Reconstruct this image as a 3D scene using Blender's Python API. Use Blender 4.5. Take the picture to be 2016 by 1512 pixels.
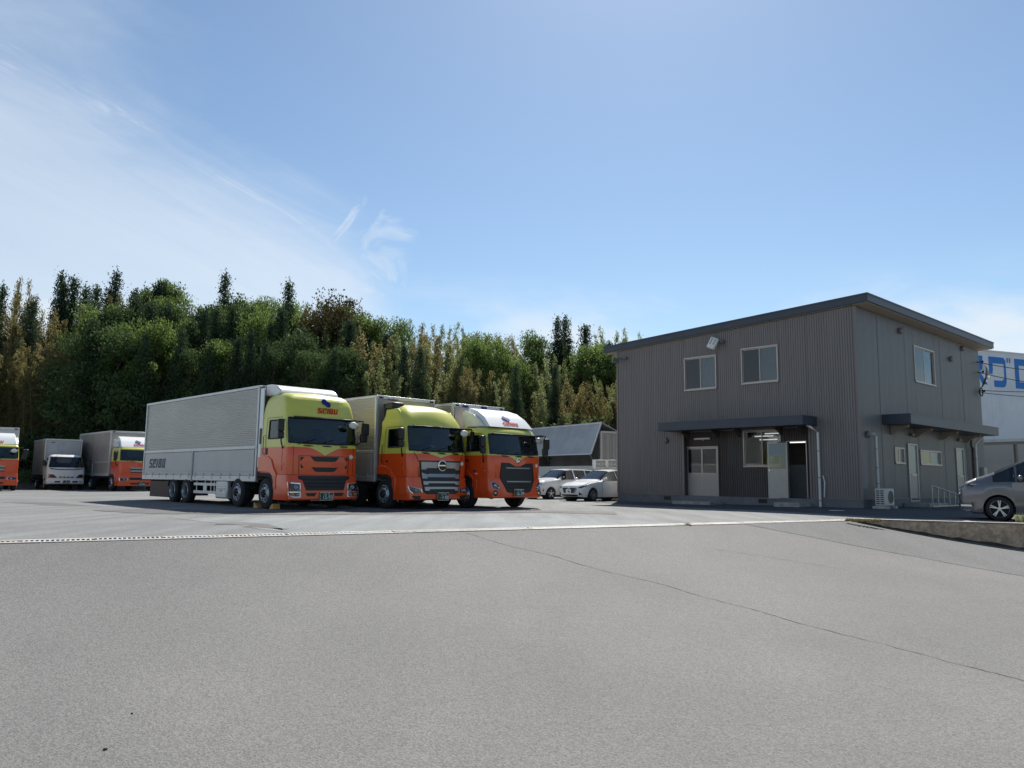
import bpy, bmesh, math, random
import numpy as np
from mathutils import Vector, Matrix

for o in list(bpy.data.objects): bpy.data.objects.remove(o)
scene = bpy.context.scene
COL = scene.collection
R = math.radians
rnd = random.Random(7)

# ------------------------------------------------------------------ camera
cam_d = bpy.data.cameras.new('camera'); cam = bpy.data.objects.new('camera', cam_d); COL.objects.link(cam)
cam_d.sensor_width = 36; cam_d.lens = 36*1515/2016; cam_d.clip_start = .05; cam_d.clip_end = 3000
_p, _r = R(6.95), R(.6)
_f = Vector((0, math.cos(_p), math.sin(_p))); _u = Vector((0, -math.sin(_p), math.cos(_p))); _x = Vector((1, 0, 0))
_x2 = _x*math.cos(_r)+_u*math.sin(_r); _u2 = -_x*math.sin(_r)+_u*math.cos(_r)
_m = Matrix((_x2, _u2, -_f)).transposed().to_4x4(); _m.translation = (0, 0, 1.05)
cam.matrix_world = _m
scene.camera = cam

# ------------------------------------------------------------------ sky, sun, exposure
SUN_AZ, SUN_EL = R(11), R(48.5)
world = bpy.data.worlds.new('World'); scene.world = world; world.use_nodes = True
def build_world():
    nt = world.node_tree; N = nt.nodes; K = nt.links; N.clear()
    out = N.new('ShaderNodeOutputWorld'); bg = N.new('ShaderNodeBackground'); bg.inputs['Strength'].default_value = .082
    sky = N.new('ShaderNodeTexSky'); sky.sky_type = 'NISHITA'; sky.sun_disc = False
    sky.sun_elevation = SUN_EL; sky.sun_rotation = SUN_AZ; sky.altitude = 60; sky.air_density = 1.0; sky.dust_density = .30; sky.ozone_density = 1.6
    tc = N.new('ShaderNodeTexCoord'); D = tc.outputs['Generated']
    def mt(op, *a):
        n = N.new('ShaderNodeMath'); n.operation = op
        for i, v in enumerate(a):
            if isinstance(v, (int, float)): n.inputs[i].default_value = v
            else: K.new(v, n.inputs[i])
        return n.outputs[0]
    def dot(v):
        n = N.new('ShaderNodeVectorMath'); n.operation = 'DOT_PRODUCT'; K.new(D, n.inputs[0]); n.inputs[1].default_value = v; return n.outputs['Value']
    def ss(x, a, b, hi=1.):
        n = N.new('ShaderNodeMapRange'); n.interpolation_type = 'SMOOTHSTEP'; n.inputs['From Min'].default_value = a; n.inputs['From Max'].default_value = b; n.inputs['To Max'].default_value = hi; K.new(x, n.inputs[0]); return n.outputs[0]
    def noise(scale, rot, sc, det=8, ro=.55, dist=0.):
        mp = N.new('ShaderNodeMapping'); mp.inputs['Rotation'].default_value = rot; mp.inputs['Scale'].default_value = sc; K.new(D, mp.inputs[0])
        n = N.new('ShaderNodeTexNoise'); n.inputs['Scale'].default_value = scale; n.inputs['Detail'].default_value = det; n.inputs['Roughness'].default_value = ro; n.inputs['Distortion'].default_value = dist; K.new(mp.outputs[0], n.inputs['Vector']); return n.outputs[0]
    def dirv(az, el): return Vector((math.sin(R(az))*math.cos(R(el)), math.cos(R(az))*math.cos(R(el)), math.sin(R(el))))
    # cirrus bank in the north-west: its upper edge is a great circle through two directions, its right end a second one
    n1 = dirv(-30, 24.5).cross(dirv(-9, 16.0)).normalized(); n1 = n1 if n1.dot(dirv(-30, 8)) > 0 else -n1
    n2 = dirv(-8, 5).cross(dirv(-10.5, 30)).normalized(); n2 = n2 if n2.dot(dirv(-40, 10)) > 0 else -n2
    wisp = noise(3.2, (0, 0, R(28)), (.8, 1.1, 3.2), 9, .6, .6); big = noise(1.3, (0, 0, 0), (1, 1, 1.6), 4)
    # fibres run along the bank's upper edge: stretch the noise along that great circle
    ax = (dirv(-9, 16.0)-dirv(-30, 24.5)).normalized(); ay = n1; az_ = ax.cross(ay)
    cb = N.new('ShaderNodeCombineXYZ'); K.new(mt('MULTIPLY', dot(ax), 2.2), cb.inputs[0]); K.new(mt('MULTIPLY', dot(ay), 15.), cb.inputs[1]); K.new(mt('MULTIPLY', dot(az_), 4.), cb.inputs[2])
    fb = N.new('ShaderNodeTexNoise'); fb.inputs['Scale'].default_value = 1.6; fb.inputs['Detail'].default_value = 10; fb.inputs['Roughness'].default_value = .66; fb.inputs['Distortion'].default_value = .9; K.new(cb.outputs[0], fb.inputs['Vector']); fine = fb.outputs[0]
    curl = noise(11, (0, 0, 0), (1, 1, 1), 6, .6, .8)
    e1 = mt('MULTIPLY_ADD', mt('SUBTRACT', wisp, .5), .10, mt('MULTIPLY_ADD', mt('SUBTRACT', fine, .5), .07, dot(n1))); e2 = mt('MULTIPLY_ADD', mt('SUBTRACT', curl, .5), .07, dot(n2))
    bank = mt('MULTIPLY', ss(e1, -.05, .09), ss(e2, -.02, .07))
    rim = mt('MULTIPLY', mt('MULTIPLY', ss(e1, -.012, .03), mt('SUBTRACT', 1., ss(e1, .035, .11))), mt('MULTIPLY', ss(e2, -.006, .02), ss(fine, .36, .66)))
    tip = mt('MULTIPLY', ss(mt('MULTIPLY_ADD', mt('SUBTRACT', curl, .5), .012, dot(dirv(-10.3, 16.2))), .9985, .9999), ss(curl, .38, .68))
    veil = ss(mt('MULTIPLY_ADD', mt('SUBTRACT', wisp, .5), .30, dot(dirv(-66, 18))), .74, 1.08, .60)
    veil = mt('MULTIPLY', veil, mt('MULTIPLY_ADD', fine, .9, .5))
    amt = mt('MAXIMUM', mt('MAXIMUM', mt('MULTIPLY', bank, mt('MULTIPLY_ADD', fine, .34, mt('MULTIPLY_ADD', big, .5, .15))), mt('MULTIPLY', mt('MAXIMUM', rim, tip), .56)), veil)
    amt = mt('MINIMUM', amt, .9)
    # small low clouds towards the horizon, all round
    sep = N.new('ShaderNodeSeparateXYZ'); K.new(D, sep.inputs[0]); lowband = mt('MULTIPLY', ss(sep.outputs['Z'], .02, .10), mt('SUBTRACT', 1., ss(sep.outputs['Z'], .16, .27)))
    low = mt('MULTIPLY', ss(noise(2.6, (0, 0, R(100)), (1, 1, 3.4), 8, .58, .5), .38, .62, .9), lowband)
    high = ss(noise(1.1, (R(20), 0, R(40)), (1, .35, 1.4), 7, .55, .5), .60, .85, .30)
    amt = mt('MAXIMUM', mt('MAXIMUM', amt, low), high)
    mix = N.new('ShaderNodeMix'); mix.data_type = 'RGBA'; tint = N.new('ShaderNodeMix'); tint.data_type = 'RGBA'; tint.blend_type = 'MULTIPLY'; tint.inputs[0].default_value = 1; K.new(sky.outputs[0], tint.inputs[6]); tint.inputs[7].default_value = (.94, 1.01, 1.01, 1)
    K.new(amt, mix.inputs[0]); K.new(tint.outputs[2], mix.inputs[6]); mix.inputs[7].default_value = (7.0, 7.6, 8.2, 1)
    K.new(mix.outputs[2], bg.inputs[0]); K.new(bg.outputs[0], out.inputs[0])
build_world()
sun_d = bpy.data.lights.new('sun', 'SUN'); sun = bpy.data.objects.new('sun', sun_d); COL.objects.link(sun)
sun_d.energy = 5.0; sun_d.angle = R(.53); sun_d.color = (1, .95, .87)
SUNV = Vector((math.sin(SUN_AZ)*math.cos(SUN_EL), math.cos(SUN_AZ)*math.cos(SUN_EL), math.sin(SUN_EL)))
sun.rotation_mode = 'QUATERNION'; sun.rotation_quaternion = SUNV.to_track_quat('Z', 'Y'); sun.location = (0, 0, 40)
vs = scene.view_settings; vs.view_transform = 'Standard'; vs.look = 'None'; vs.gamma = 1; vs.exposure = .5
try: vs.use_curve_mapping = False
except Exception: pass
scene.render.engine = 'CYCLES'

# ------------------------------------------------------------------ materials
M = {}
def mat(name, col, rough=.6, metal=0, spec=.5, var=.0, vscale=3., bump=0., bscale=40., stretch=None, dirt=None, dirt_scale=.8, coat=0):
    m = bpy.data.materials.new(name); m.use_nodes = True; nt = m.node_tree; N = nt.nodes; K = nt.links
    b = N['Principled BSDF']; b.inputs['Roughness'].default_value = rough; b.inputs['Metallic'].default_value = metal
    b.inputs['Specular IOR Level'].default_value = spec; b.inputs['Coat Weight'].default_value = coat; b.inputs['Coat Roughness'].default_value = .06
    b.inputs['Base Color'].default_value = (*col, 1)
    if var or bump or dirt:
        tc = N.new('ShaderNodeTexCoord'); mp = N.new('ShaderNodeMapping'); K.new(tc.outputs['Object'], mp.inputs[0])
        if stretch: mp.inputs['Scale'].default_value = stretch
    if var or dirt:
        n = N.new('ShaderNodeTexNoise'); n.inputs['Scale'].default_value = vscale; n.inputs['Detail'].default_value = 6; n.inputs['Roughness'].default_value = .6; K.new(mp.outputs[0], n.inputs['Vector'])
        mr = N.new('ShaderNodeMapRange'); mr.inputs['From Min'].default_value = .3; mr.inputs['From Max'].default_value = .7; mr.inputs['To Min'].default_value = 1-var; mr.inputs['To Max'].default_value = 1+var; K.new(n.outputs[0], mr.inputs[0])
        mu = N.new('ShaderNodeMix'); mu.data_type = 'RGBA'; mu.blend_type = 'MULTIPLY'; mu.inputs[0].default_value = 1; mu.inputs[6].default_value = (*col, 1); K.new(mr.outputs[0], mu.inputs[7])
        last = mu.outputs[2]
        if dirt:
            n3 = N.new('ShaderNodeTexNoise'); n3.inputs['Scale'].default_value = dirt_scale; n3.inputs['Detail'].default_value = 8; n3.inputs['Roughness'].default_value = .7; K.new(mp.outputs[0], n3.inputs['Vector'])
            r3 = N.new('ShaderNodeMapRange'); r3.inputs['From Min'].default_value = .48; r3.inputs['From Max'].default_value = .72; r3.inputs['To Max'].default_value = .75; K.new(n3.outputs[0], r3.inputs[0])
            m3 = N.new('ShaderNodeMix'); m3.data_type = 'RGBA'; K.new(r3.outputs[0], m3.inputs[0]); K.new(last, m3.inputs[6]); m3.inputs[7].default_value = (*dirt, 1); last = m3.outputs[2]
        K.new(last, b.inputs['Base Color'])
    if bump:
        n2 = N.new('ShaderNodeTexNoise'); n2.inputs['Scale'].default_value = bscale; n2.inputs['Detail'].default_value = 4; K.new(mp.outputs[0], n2.inputs['Vector'])
        bp = N.new('ShaderNodeBump'); bp.inputs['Strength'].default_value = bump; bp.inputs['Distance'].default_value = .01; K.new(n2.outputs[0], bp.inputs['Height']); K.new(bp.outputs[0], b.inputs['Normal'])
    M[name] = m; return m

def asphalt(name, col, col2, spk=.5, patch=.25, scale=1.):
    m = bpy.data.materials.new(name); m.use_nodes = True; nt = m.node_tree; N = nt.nodes; K = nt.links
    b = N['Principled BSDF']; b.inputs['Roughness'].default_value = .85; b.inputs['Specular IOR Level'].default_value = .35
    tc = N.new('ShaderNodeTexCoord')
    def noise(s, det=4, ro=.6):
        n = N.new('ShaderNodeTexNoise'); n.inputs['Scale'].default_value = s; n.inputs['Detail'].default_value = det; n.inputs['Roughness'].default_value = ro; K.new(tc.outputs['Object'], n.inputs['Vector']); return n
    a = noise(.22, 7, .62); mr = N.new('ShaderNodeMapRange'); mr.inputs['From Min'].default_value = .32; mr.inputs['From Max'].default_value = .68; K.new(a.outputs[0], mr.inputs[0])
    mx = N.new('ShaderNodeMix'); mx.data_type = 'RGBA'; K.new(mr.outputs[0], mx.inputs[0]); mx.inputs[6].default_value = (*col, 1); mx.inputs[7].default_value = (*col2, 1)
    # stretched stains (tyre and water tracks along the traffic direction)
    mp = N.new('ShaderNodeMapping'); mp.inputs['Rotation'].default_value = (0, 0, R(-46)); mp.inputs['Scale'].default_value = (1.6, .18, 1); K.new(tc.outputs['Object'], mp.inputs[0])
    st = N.new('ShaderNodeTexNoise'); st.inputs['Scale'].default_value = 1.1; st.inputs['Detail'].default_value = 5; K.new(mp.outputs[0], st.inputs['Vector'])
    r1 = N.new('ShaderNodeMapRange'); r1.inputs['From Min'].default_value = .35; r1.inputs['From Max'].default_value = .7; r1.inputs['To Min'].default_value = 1+patch*.35; r1.inputs['To Max'].default_value = 1-patch*.65; K.new(st.outputs[0], r1.inputs[0])
    m1 = N.new('ShaderNodeMix'); m1.data_type = 'RGBA'; m1.blend_type = 'MULTIPLY'; m1.inputs[0].default_value = 1; K.new(mx.outputs[2], m1.inputs[6]); K.new(r1.outputs[0], m1.inputs[7])
    # aggregate: mid and fine grains
    v = N.new('ShaderNodeTexVoronoi'); v.inputs['Scale'].default_value = 62*scale; K.new(tc.outputs['Object'], v.inputs['Vector'])
    sp = N.new('ShaderNodeSeparateColor'); K.new(v.outputs['Color'], sp.inputs[0])
    r2 = N.new('ShaderNodeMapRange'); r2.inputs['To Min'].default_value = 1-spk; r2.inputs['To Max'].default_value = 1+spk; K.new(sp.outputs[0], r2.inputs[0])
    m2 = N.new('ShaderNodeMix'); m2.data_type = 'RGBA'; m2.blend_type = 'MULTIPLY'; m2.inputs[0].default_value = 1; K.new(m1.outputs[2], m2.inputs[6]); K.new(r2.outputs[0], m2.inputs[7])
    g = noise(70*scale, 3, .75); r4 = N.new('ShaderNodeMapRange'); r4.inputs['From Min'].default_value = .60; r4.inputs['From Max'].default_value = .70; r4.inputs['To Max'].default_value = .5; K.new(g.outputs[0], r4.inputs[0])
    m4 = N.new('ShaderNodeMix'); m4.data_type = 'RGBA'; K.new(r4.outputs[0], m4.inputs[0]); K.new(m2.outputs[2], m4.inputs[6]); m4.inputs[7].default_value = (.36, .355, .345, 1)
    K.new(m4.outputs[2], b.inputs['Base Color'])
    bp = N.new('ShaderNodeBump'); bp.inputs['Strength'].default_value = .5; bp.inputs['Distance'].default_value = .006; K.new(v.outputs['Distance'], bp.inputs['Height']); K.new(bp.outputs[0], b.inputs['Normal'])
    M[name] = m; return m

asphalt('asphalt_drive', (.158, .154, .149), (.122, .120, .117), .34, .05, 1.3)
asphalt('asphalt_lot', (.182, .188, .187), (.136, .141, .142), .35, .34)
asphalt('asphalt_strip', (.122, .123, .122), (.100, .101, .101), .36, .15)
asphalt('asphalt_pale', (.205, .222, .224), (.160, .173, .176), .25, .34)
asphalt('asphalt_old', (.092, .089, .088), (.130, .126, .122), .45, .30)
asphalt('asphalt_shade', (.066, .070, .074), (.052, .056, .06), .35, .25)  # asphalt colour darkened to carry the office building's shade
mat('concrete', (.34, .32, .29), .9, var=.25, vscale=5, bump=.5, bscale=60)
mat('concrete_wall', (.46, .335, .235), .95, var=.38, vscale=9, bump=1., bscale=45, dirt=(.26, .185, .125), dirt_scale=3.5)
mat('concrete_edge', (.46, .42, .37), .9, var=.2, vscale=6, bump=.3)
mat('foundation', (.165, .172, .182), .9, var=.15, vscale=2.5, bump=.3, dirt=(.13, .137, .145), dirt_scale=1.2)
mat('galvanised', (.42, .41, .39), .55, .6, var=.3, vscale=9)
mat('black_crack', (.060, .057, .053), .95)
mat('soil', (.055, .042, .028), .95, var=.35, vscale=1.5, bump=.8, bscale=4)
mat('forest_floor', (.035, .035, .018), .95, var=.4, vscale=.8, bump=.6, bscale=3)
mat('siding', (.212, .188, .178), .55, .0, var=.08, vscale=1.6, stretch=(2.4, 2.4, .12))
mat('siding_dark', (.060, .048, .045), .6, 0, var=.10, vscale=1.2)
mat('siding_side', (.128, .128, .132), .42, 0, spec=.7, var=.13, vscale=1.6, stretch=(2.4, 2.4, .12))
mat('fascia', (.045, .056, .078), .45, 0, var=.08, vscale=1.5)
mat('soffit', (.30, .265, .22), .7, var=.08)
mat('alu', (.42, .385, .36), .4, .55, var=.05)
mat('alu_dark', (.16, .15, .145), .5, .3)
mat('beige_panel', (.42, .375, .33), .55, var=.05, vscale=1)
mat('glass_dark', (.018, .022, .028), .06, spec=.6)
mat('glass_frost', (.24, .29, .31), .22, spec=.6, var=.06, vscale=1)
mat('glass_teal', (.13, .22, .22), .25, spec=.6, var=.06)
mat('blind', (.17, .19, .20), .5)
mat('room', (.20, .205, .205), .8, var=.1)
mat('white_plastic', (.70, .70, .66), .45, var=.04)
mat('black', (.012, .012, .013), .45)
mat('black_gloss', (.012, .012, .014), .15)
mat('rubber', (.016, .016, .017), .85, var=.25, vscale=12)
mat('under', (.020, .020, .022), .8, var=.3, vscale=5)
mat('dark_red', (.035, .010, .010), .6)
mat('steel_rim', (.52, .53, .54), .38, .75, var=.12, vscale=8)
mat('box_alu', (.50, .49, .47), .38, .55, var=.08, vscale=1.2, stretch=(.3, 1, 1))
mat('box_gate', (.43, .43, .43), .45, .35, var=.06, vscale=1.5)
mat('box_frame', (.58, .58, .58), .40, .45, var=.08, vscale=3)
mat('box_old', (.40, .365, .33), .45, .4, var=.12, vscale=1.2, dirt=(.30, .20, .15), dirt_scale=1.0)
mat('box_grey', (.40, .41, .42), .5, .35, var=.12, vscale=.8, dirt=(.29, .29, .29), dirt_scale=.7)
mat('gap_brown', (.16, .12, .10), .7, var=.2)
mat('white_paint', (.78, .78, .76), .25, coat=.4, var=.03)
mat('car_white', (.80, .79, .76), .22, coat=.6, var=.02)
mat('car_grey', (.150, .152, .165), .28, .35, coat=.7, var=.05)
mat('chrome', (.62, .63, .64), .12, .95)
mat('grille_silver', (.33, .34, .34), .32, .8)
mat('lamp_lens', (.34, .36, .38), .12, .3, spec=.8)
mat('lamp_amber', (.60, .20, .03), .3)
mat('orange_lamp', (.85, .16, .02), .3)
mat('plate_green', (.010, .060, .040), .45)
mat('plate_white', (.78, .78, .76), .5)
mat('seibu_red', (.55, .025, .015), .6, spec=.2)
mat('seibu_blue', (.010, .032, .24), .6, spec=.15)
mat('navy', (.010, .014, .060), .45)
mat('orange', (.78, .082, .010), .3, coat=.5, var=.04)
mat('yellow', (.63, .61, .10), .3, coat=.4, var=.03)
mat('sign_blue', (.015, .17, .52), .6, var=.05)
mat('warehouse_white', (.70, .72, .75), .6, var=.06, vscale=.4, dirt=(.55, .56, .59), dirt_scale=.35)
mat('warehouse_beige', (.42, .38, .33), .7, var=.08, vscale=.6)
mat('wood', (.36, .22, .09), .7, var=.25, vscale=6)
mat('chock', (.52, .30, .08), .7, var=.2, vscale=9)
mat('seat_dark', (.014, .015, .018), .85)
mat('ac_white', (.55, .54, .50), .5, var=.06)
mat('bark', (.09, .07, .05), .9, var=.3, vscale=6)
mat('culm', (.17, .16, .07), .6, var=.3, vscale=3)
mat('blue_plastic', (.01, .03, .16), .4)
mat('cardboard', (.36, .24, .14), .8)

def glass(name, tint=(.5, .62, .66), opa=.45):
    m = bpy.data.materials.new(name); m.use_nodes = True; nt = m.node_tree; N = nt.nodes; K = nt.links; N.clear()
    o = N.new('ShaderNodeOutputMaterial'); t = N.new('ShaderNodeBsdfTransparent'); t.inputs[0].default_value = (*tint, 1)
    g = N.new('ShaderNodeBsdfGlossy'); g.inputs['Roughness'].default_value = .03; g.inputs[0].default_value = (.9, .95, 1, 1)
    fr = N.new('ShaderNodeFresnel'); fr.inputs[0].default_value = 1.5
    mr = N.new('ShaderNodeMath'); mr.operation = 'MULTIPLY_ADD'; mr.inputs[1].default_value = .9; mr.inputs[2].default_value = .03; K.new(fr.outputs[0], mr.inputs[0])
    mx = N.new('ShaderNodeMixShader'); K.new(mr.outputs[0], mx.inputs[0]); K.new(t.outputs[0], mx.inputs[1]); K.new(g.outputs[0], mx.inputs[2]); K.new(mx.outputs[0], o.inputs[0])
    M[name] = m; return m
glass('glass_clear', (.62, .64, .65)); glass('glass_tint', (.26, .36, .41)); glass('glass_car', (.22, .26, .27))
def emit(name, col, s):
    m = bpy.data.materials.new(name); m.use_nodes = True; b = m.node_tree.nodes['Principled BSDF']
    b.inputs['Emission Color'].default_value = (*col, 1); b.inputs['Emission Strength'].default_value = s; M[name] = m
emit('tube_lit', (1, .98, .92), .9)

def livery(name, zdiv, vdepth, vhalf, xfront):
    """factory paint: yellow above, orange below, the border dips to a V on the nose"""
    m = bpy.data.materials.new(name); m.use_nodes = True; nt = m.node_tree; N = nt.nodes; K = nt.links
    b = N['Principled BSDF']; b.inputs['Roughness'].default_value = .3; b.inputs['Coat Weight'].default_value = .5; b.inputs['Coat Roughness'].default_value = .07
    tc = N.new('ShaderNodeTexCoord'); s = N.new('ShaderNodeSeparateXYZ'); K.new(tc.outputs['Object'], s.inputs[0])
    def mt(op, a, bb=None, c=None):
        n = N.new('ShaderNodeMath'); n.operation = op
        for i, vv in enumerate((a, bb, c)):
            if vv is None: continue
            if isinstance(vv, (int, float)): n.inputs[i].default_value = vv
            else: K.new(vv, n.inputs[i])
        return n.outputs[0]
    ay = mt('ABSOLUTE', s.outputs['Y']); k = mt('SUBTRACT', 1., mt('DIVIDE', ay, vhalf)); k = mt('MAXIMUM', k, 0.); k = mt('POWER', k, 1.5)
    fx = mt('GREATER_THAN', s.outputs['X'], xfront); k = mt('MULTIPLY', mt('MULTIPLY', k, vdepth), fx)
    lim = mt('SUBTRACT', zdiv, k); up = mt('GREATER_THAN', s.outputs['Z'], lim)
    mx = N.new('ShaderNodeMix'); mx.data_type = 'RGBA'; K.new(up, mx.inputs[0]); mx.inputs[6].default_value = (.78, .082, .010, 1); mx.inputs[7].default_value = (.63, .61, .10, 1)
    K.new(mx.outputs[2], b.inputs['Base Color']); M[name] = m; return m

def leafmat(name, c1, c2, c3, trans=.35):
    m = bpy.data.materials.new(name); m.use_nodes = True; nt = m.node_tree; N = nt.nodes; K = nt.links; N.clear()
    o = N.new('ShaderNodeOutputMaterial'); tc = N.new('ShaderNodeTexCoord'); oi = N.new('ShaderNodeObjectInfo')
    n = N.new('ShaderNodeTexNoise'); n.inputs['Scale'].default_value = .75; n.inputs['Detail'].default_value = 5; K.new(tc.outputs['Object'], n.inputs['Vector'])
    n2 = N.new('ShaderNodeTexWhiteNoise'); n2.noise_dimensions = '3D'
    g = N.new('ShaderNodeNewGeometry'); K.new(g.outputs['Random Per Island'], n2.inputs['Vector'])
    ad = N.new('ShaderNodeMath'); ad.operation = 'MULTIPLY_ADD'; ad.inputs[1].default_value = .35; K.new(g.outputs['Random Per Island'], ad.inputs[0]); K.new(n.outputs[0], ad.inputs[2])
    ad2 = N.new('ShaderNodeMath'); ad2.operation = 'MULTIPLY_ADD'; ad2.inputs[1].default_value = .35; K.new(oi.outputs['Random'], ad2.inputs[0]); K.new(ad.outputs[0], ad2.inputs[2])
    rp = N.new('ShaderNodeValToRGB'); e = rp.color_ramp.elements; e[0].position = .45; e[0].color = (*c1, 1); e[1].position = 1.1 if False else 1.0; e[1].color = (*c3, 1)
    el = rp.color_ramp.elements.new(.74); el.color = (*c2, 1); K.new(ad2.outputs[0], rp.inputs[0])
    d = N.new('ShaderNodeBsdfDiffuse'); t = N.new('ShaderNodeBsdfTranslucent'); gl = N.new('ShaderNodeBsdfGlossy'); gl.inputs['Roughness'].default_value = .45
    K.new(rp.outputs[0], d.inputs[0]); K.new(rp.outputs[0], t.inputs[0])
    mx = N.new('ShaderNodeMixShader'); mx.inputs[0].default_value = trans; K.new(d.outputs[0], mx.inputs[1]); K.new(t.outputs[0], mx.inputs[2])
    m2 = N.new('ShaderNodeMixShader'); m2.inputs[0].default_value = .012; K.new(mx.outputs[0], m2.inputs[1]); K.new(gl.outputs[0], m2.inputs[2]); K.new(m2.outputs[0], o.inputs[0])
    M[name] = m
leafmat('leaf_conifer', (.024, .042, .026), (.040, .068, .038), (.070, .105, .052), .32)
leafmat('leaf_broad', (.062, .100, .028), (.110, .165, .044), (.170, .240, .066), .55)
leafmat('leaf_dark', (.028, .052, .022), (.054, .090, .034), (.092, .138, .050), .4)
leafmat('leaf_brown', (.060, .050, .020), (.090, .075, .030), (.120, .100, .045), .3)
leafmat('leaf_bamboo', (.125, .106, .042), (.200, .172, .068), (.270, .245, .110), .55)
leafmat('leaf_bamboo_green', (.105, .138, .050), (.175, .210, .080), (.260, .290, .130), .58)
leafmat('leaf_bush', (.130, .170, .060), (.210, .250, .100), (.320, .340, .170), .4)  # shrub green lightened to stand in for sun that the trees block
leafmat('leaf_grass', (.090, .130, .035), (.140, .180, .060), (.210, .230, .100), .35)
leafmat('leaf_dry', (.150, .130, .060), (.220, .190, .090), (.290, .260, .140), .3)

# ------------------------------------------------------------------ mesh helpers
class MB:
    def __init__(s): s.v = []; s.f = []; s.m = []
    def add(s, vs, fs, mi=0):
        b = len(s.v); s.v += [tuple(p) for p in vs]
        for f in fs: s.f.append(tuple(b+i for i in f)); s.m.append(mi)
        return s
    def box(s, x0, x1, y0, y1, z0, z1, mi=0):
        x0, x1 = sorted((x0, x1)); y0, y1 = sorted((y0, y1)); z0, z1 = sorted((z0, z1))
        return s.add([(x0,y0,z0),(x1,y0,z0),(x1,y1,z0),(x0,y1,z0),(x0,y0,z1),(x1,y0,z1),(x1,y1,z1),(x0,y1,z1)],
                     [(0,3,2,1),(4,5,6,7),(0,1,5,4),(1,2,6,5),(2,3,7,6),(3,0,4,7)], mi)
    def obox(s, c, ax, ay, az, mi=0):
        c, ax, ay, az = map(Vector, (c, ax, ay, az)); vs = []
        for k in (-1, 1):
            for (i, j) in ((-1,-1),(1,-1),(1,1),(-1,1)): vs.append(c+ax*i+ay*j+az*k)
        return s.add(vs, [(0,3,2,1),(4,5,6,7),(0,1,5,4),(1,2,6,5),(2,3,7,6),(3,0,4,7)], mi)
    def prism(s, poly, axis, a, b, mi=0):
        """2D polygon extruded along axis ('x': poly=(y,z), 'y': (x,z), 'z': (x,y))"""
        def P(p, t): return {'x': (t, p[0], p[1]), 'y': (p[0], t, p[1]), 'z': (p[0], p[1], t)}[axis]
        n = len(poly); vs = [P(p, a) for p in poly]+[P(p, b) for p in poly]
        return s.add(vs, [tuple(range(n))[::-1], tuple(range(n, 2*n))]+[(i, (i+1) % n, n+(i+1) % n, n+i) for i in range(n)], mi)
    def lathe(s, prof, c, axis='y', n=24, mi=0, cap=False):
        """prof: list of (offset along axis, radius)"""
        vs = []; fs = []
        for (o, r) in prof:
            for k in range(n):
                a = 2*math.pi*k/n; p, q = r*math.cos(a), r*math.sin(a)
                vs.append({'y': (c[0]+p, c[1]+o, c[2]+q), 'x': (c[0]+o, c[1]+p, c[2]+q), 'z': (c[0]+p, c[1]+q, c[2]+o)}[axis])
        for i in range(len(prof)-1):
            for k in range(n): fs.append((i*n+k, i*n+(k+1) % n, (i+1)*n+(k+1) % n, (i+1)*n+k))
        if cap:
            fs.append(tuple(range(n))); fs.append(tuple((len(prof)-1)*n+k for k in range(n)))
        return s.add(vs, fs, mi)
    def tube(s, pts, r, n=6, mi=0, taper=None):
        pts = [Vector(p) for p in pts]; vs = []; fs = []; L = len(pts)
        for i, p in enumerate(pts):
            d = (pts[min(i+1, L-1)]-pts[max(i-1, 0)]).normalized(); a = d.orthogonal().normalized() if abs(d.z) < .9 else d.cross(Vector((0, 1, 0))).normalized()
            if abs(d.z) < .9: a = d.cross(Vector((0, 0, 1))).normalized()
            b = d.cross(a); rr = r if taper is None else r+(taper-r)*i/(L-1)
            for k in range(n):
                t = 2*math.pi*k/n; vs.append(p+a*rr*math.cos(t)+b*rr*math.sin(t))
        for i in range(L-1):
            for k in range(n): fs.append((i*n+k, i*n+(k+1) % n, (i+1)*n+(k+1) % n, (i+1)*n+k))
        fs.append(tuple(range(n))[::-1]); fs.append(tuple((L-1)*n+k for k in range(n)))
        return s.add(vs, fs, mi)
    def ball(s, c, rx, ry, rz, mi=0, n=12, h=7):
        vs = []; fs = []
        for i in range(h+1):
            a = math.pi*i/h-math.pi/2
            for k in range(n):
                t = 2*math.pi*k/n; vs.append((c[0]+rx*math.cos(a)*math.cos(t), c[1]+ry*math.cos(a)*math.sin(t), c[2]+rz*math.sin(a)))
        for i in range(h):
            for k in range(n): fs.append((i*n+k, i*n+(k+1) % n, (i+1)*n+(k+1) % n, (i+1)*n+k))
        return s.add(vs, fs, mi)
    def mesh(s, name, mats, smooth=35):
        me = bpy.data.meshes.new(name); me.from_pydata(s.v, [], s.f)
        for m in (mats if isinstance(mats, (list, tuple)) else [mats]): me.materials.append(M[m] if isinstance(m, str) else m)
        me.polygons.foreach_set('material_index', s.m)
        bm = bmesh.new(); bm.from_mesh(me); bmesh.ops.remove_doubles(bm, verts=bm.verts, dist=1e-5); bmesh.ops.recalc_face_normals(bm, faces=bm.faces); bm.to_mesh(me); bm.free()
        if smooth:
            me.polygons.foreach_set('use_smooth', [True]*len(me.polygons)); me.set_sharp_from_angle(angle=R(smooth))
        return me
    def build(s, name, mats, parent=None, smooth=35, bevel=0, loc=None, rz=None):
        return obj(name, s.mesh(name, mats, smooth), parent, bevel, loc, rz)

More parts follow.
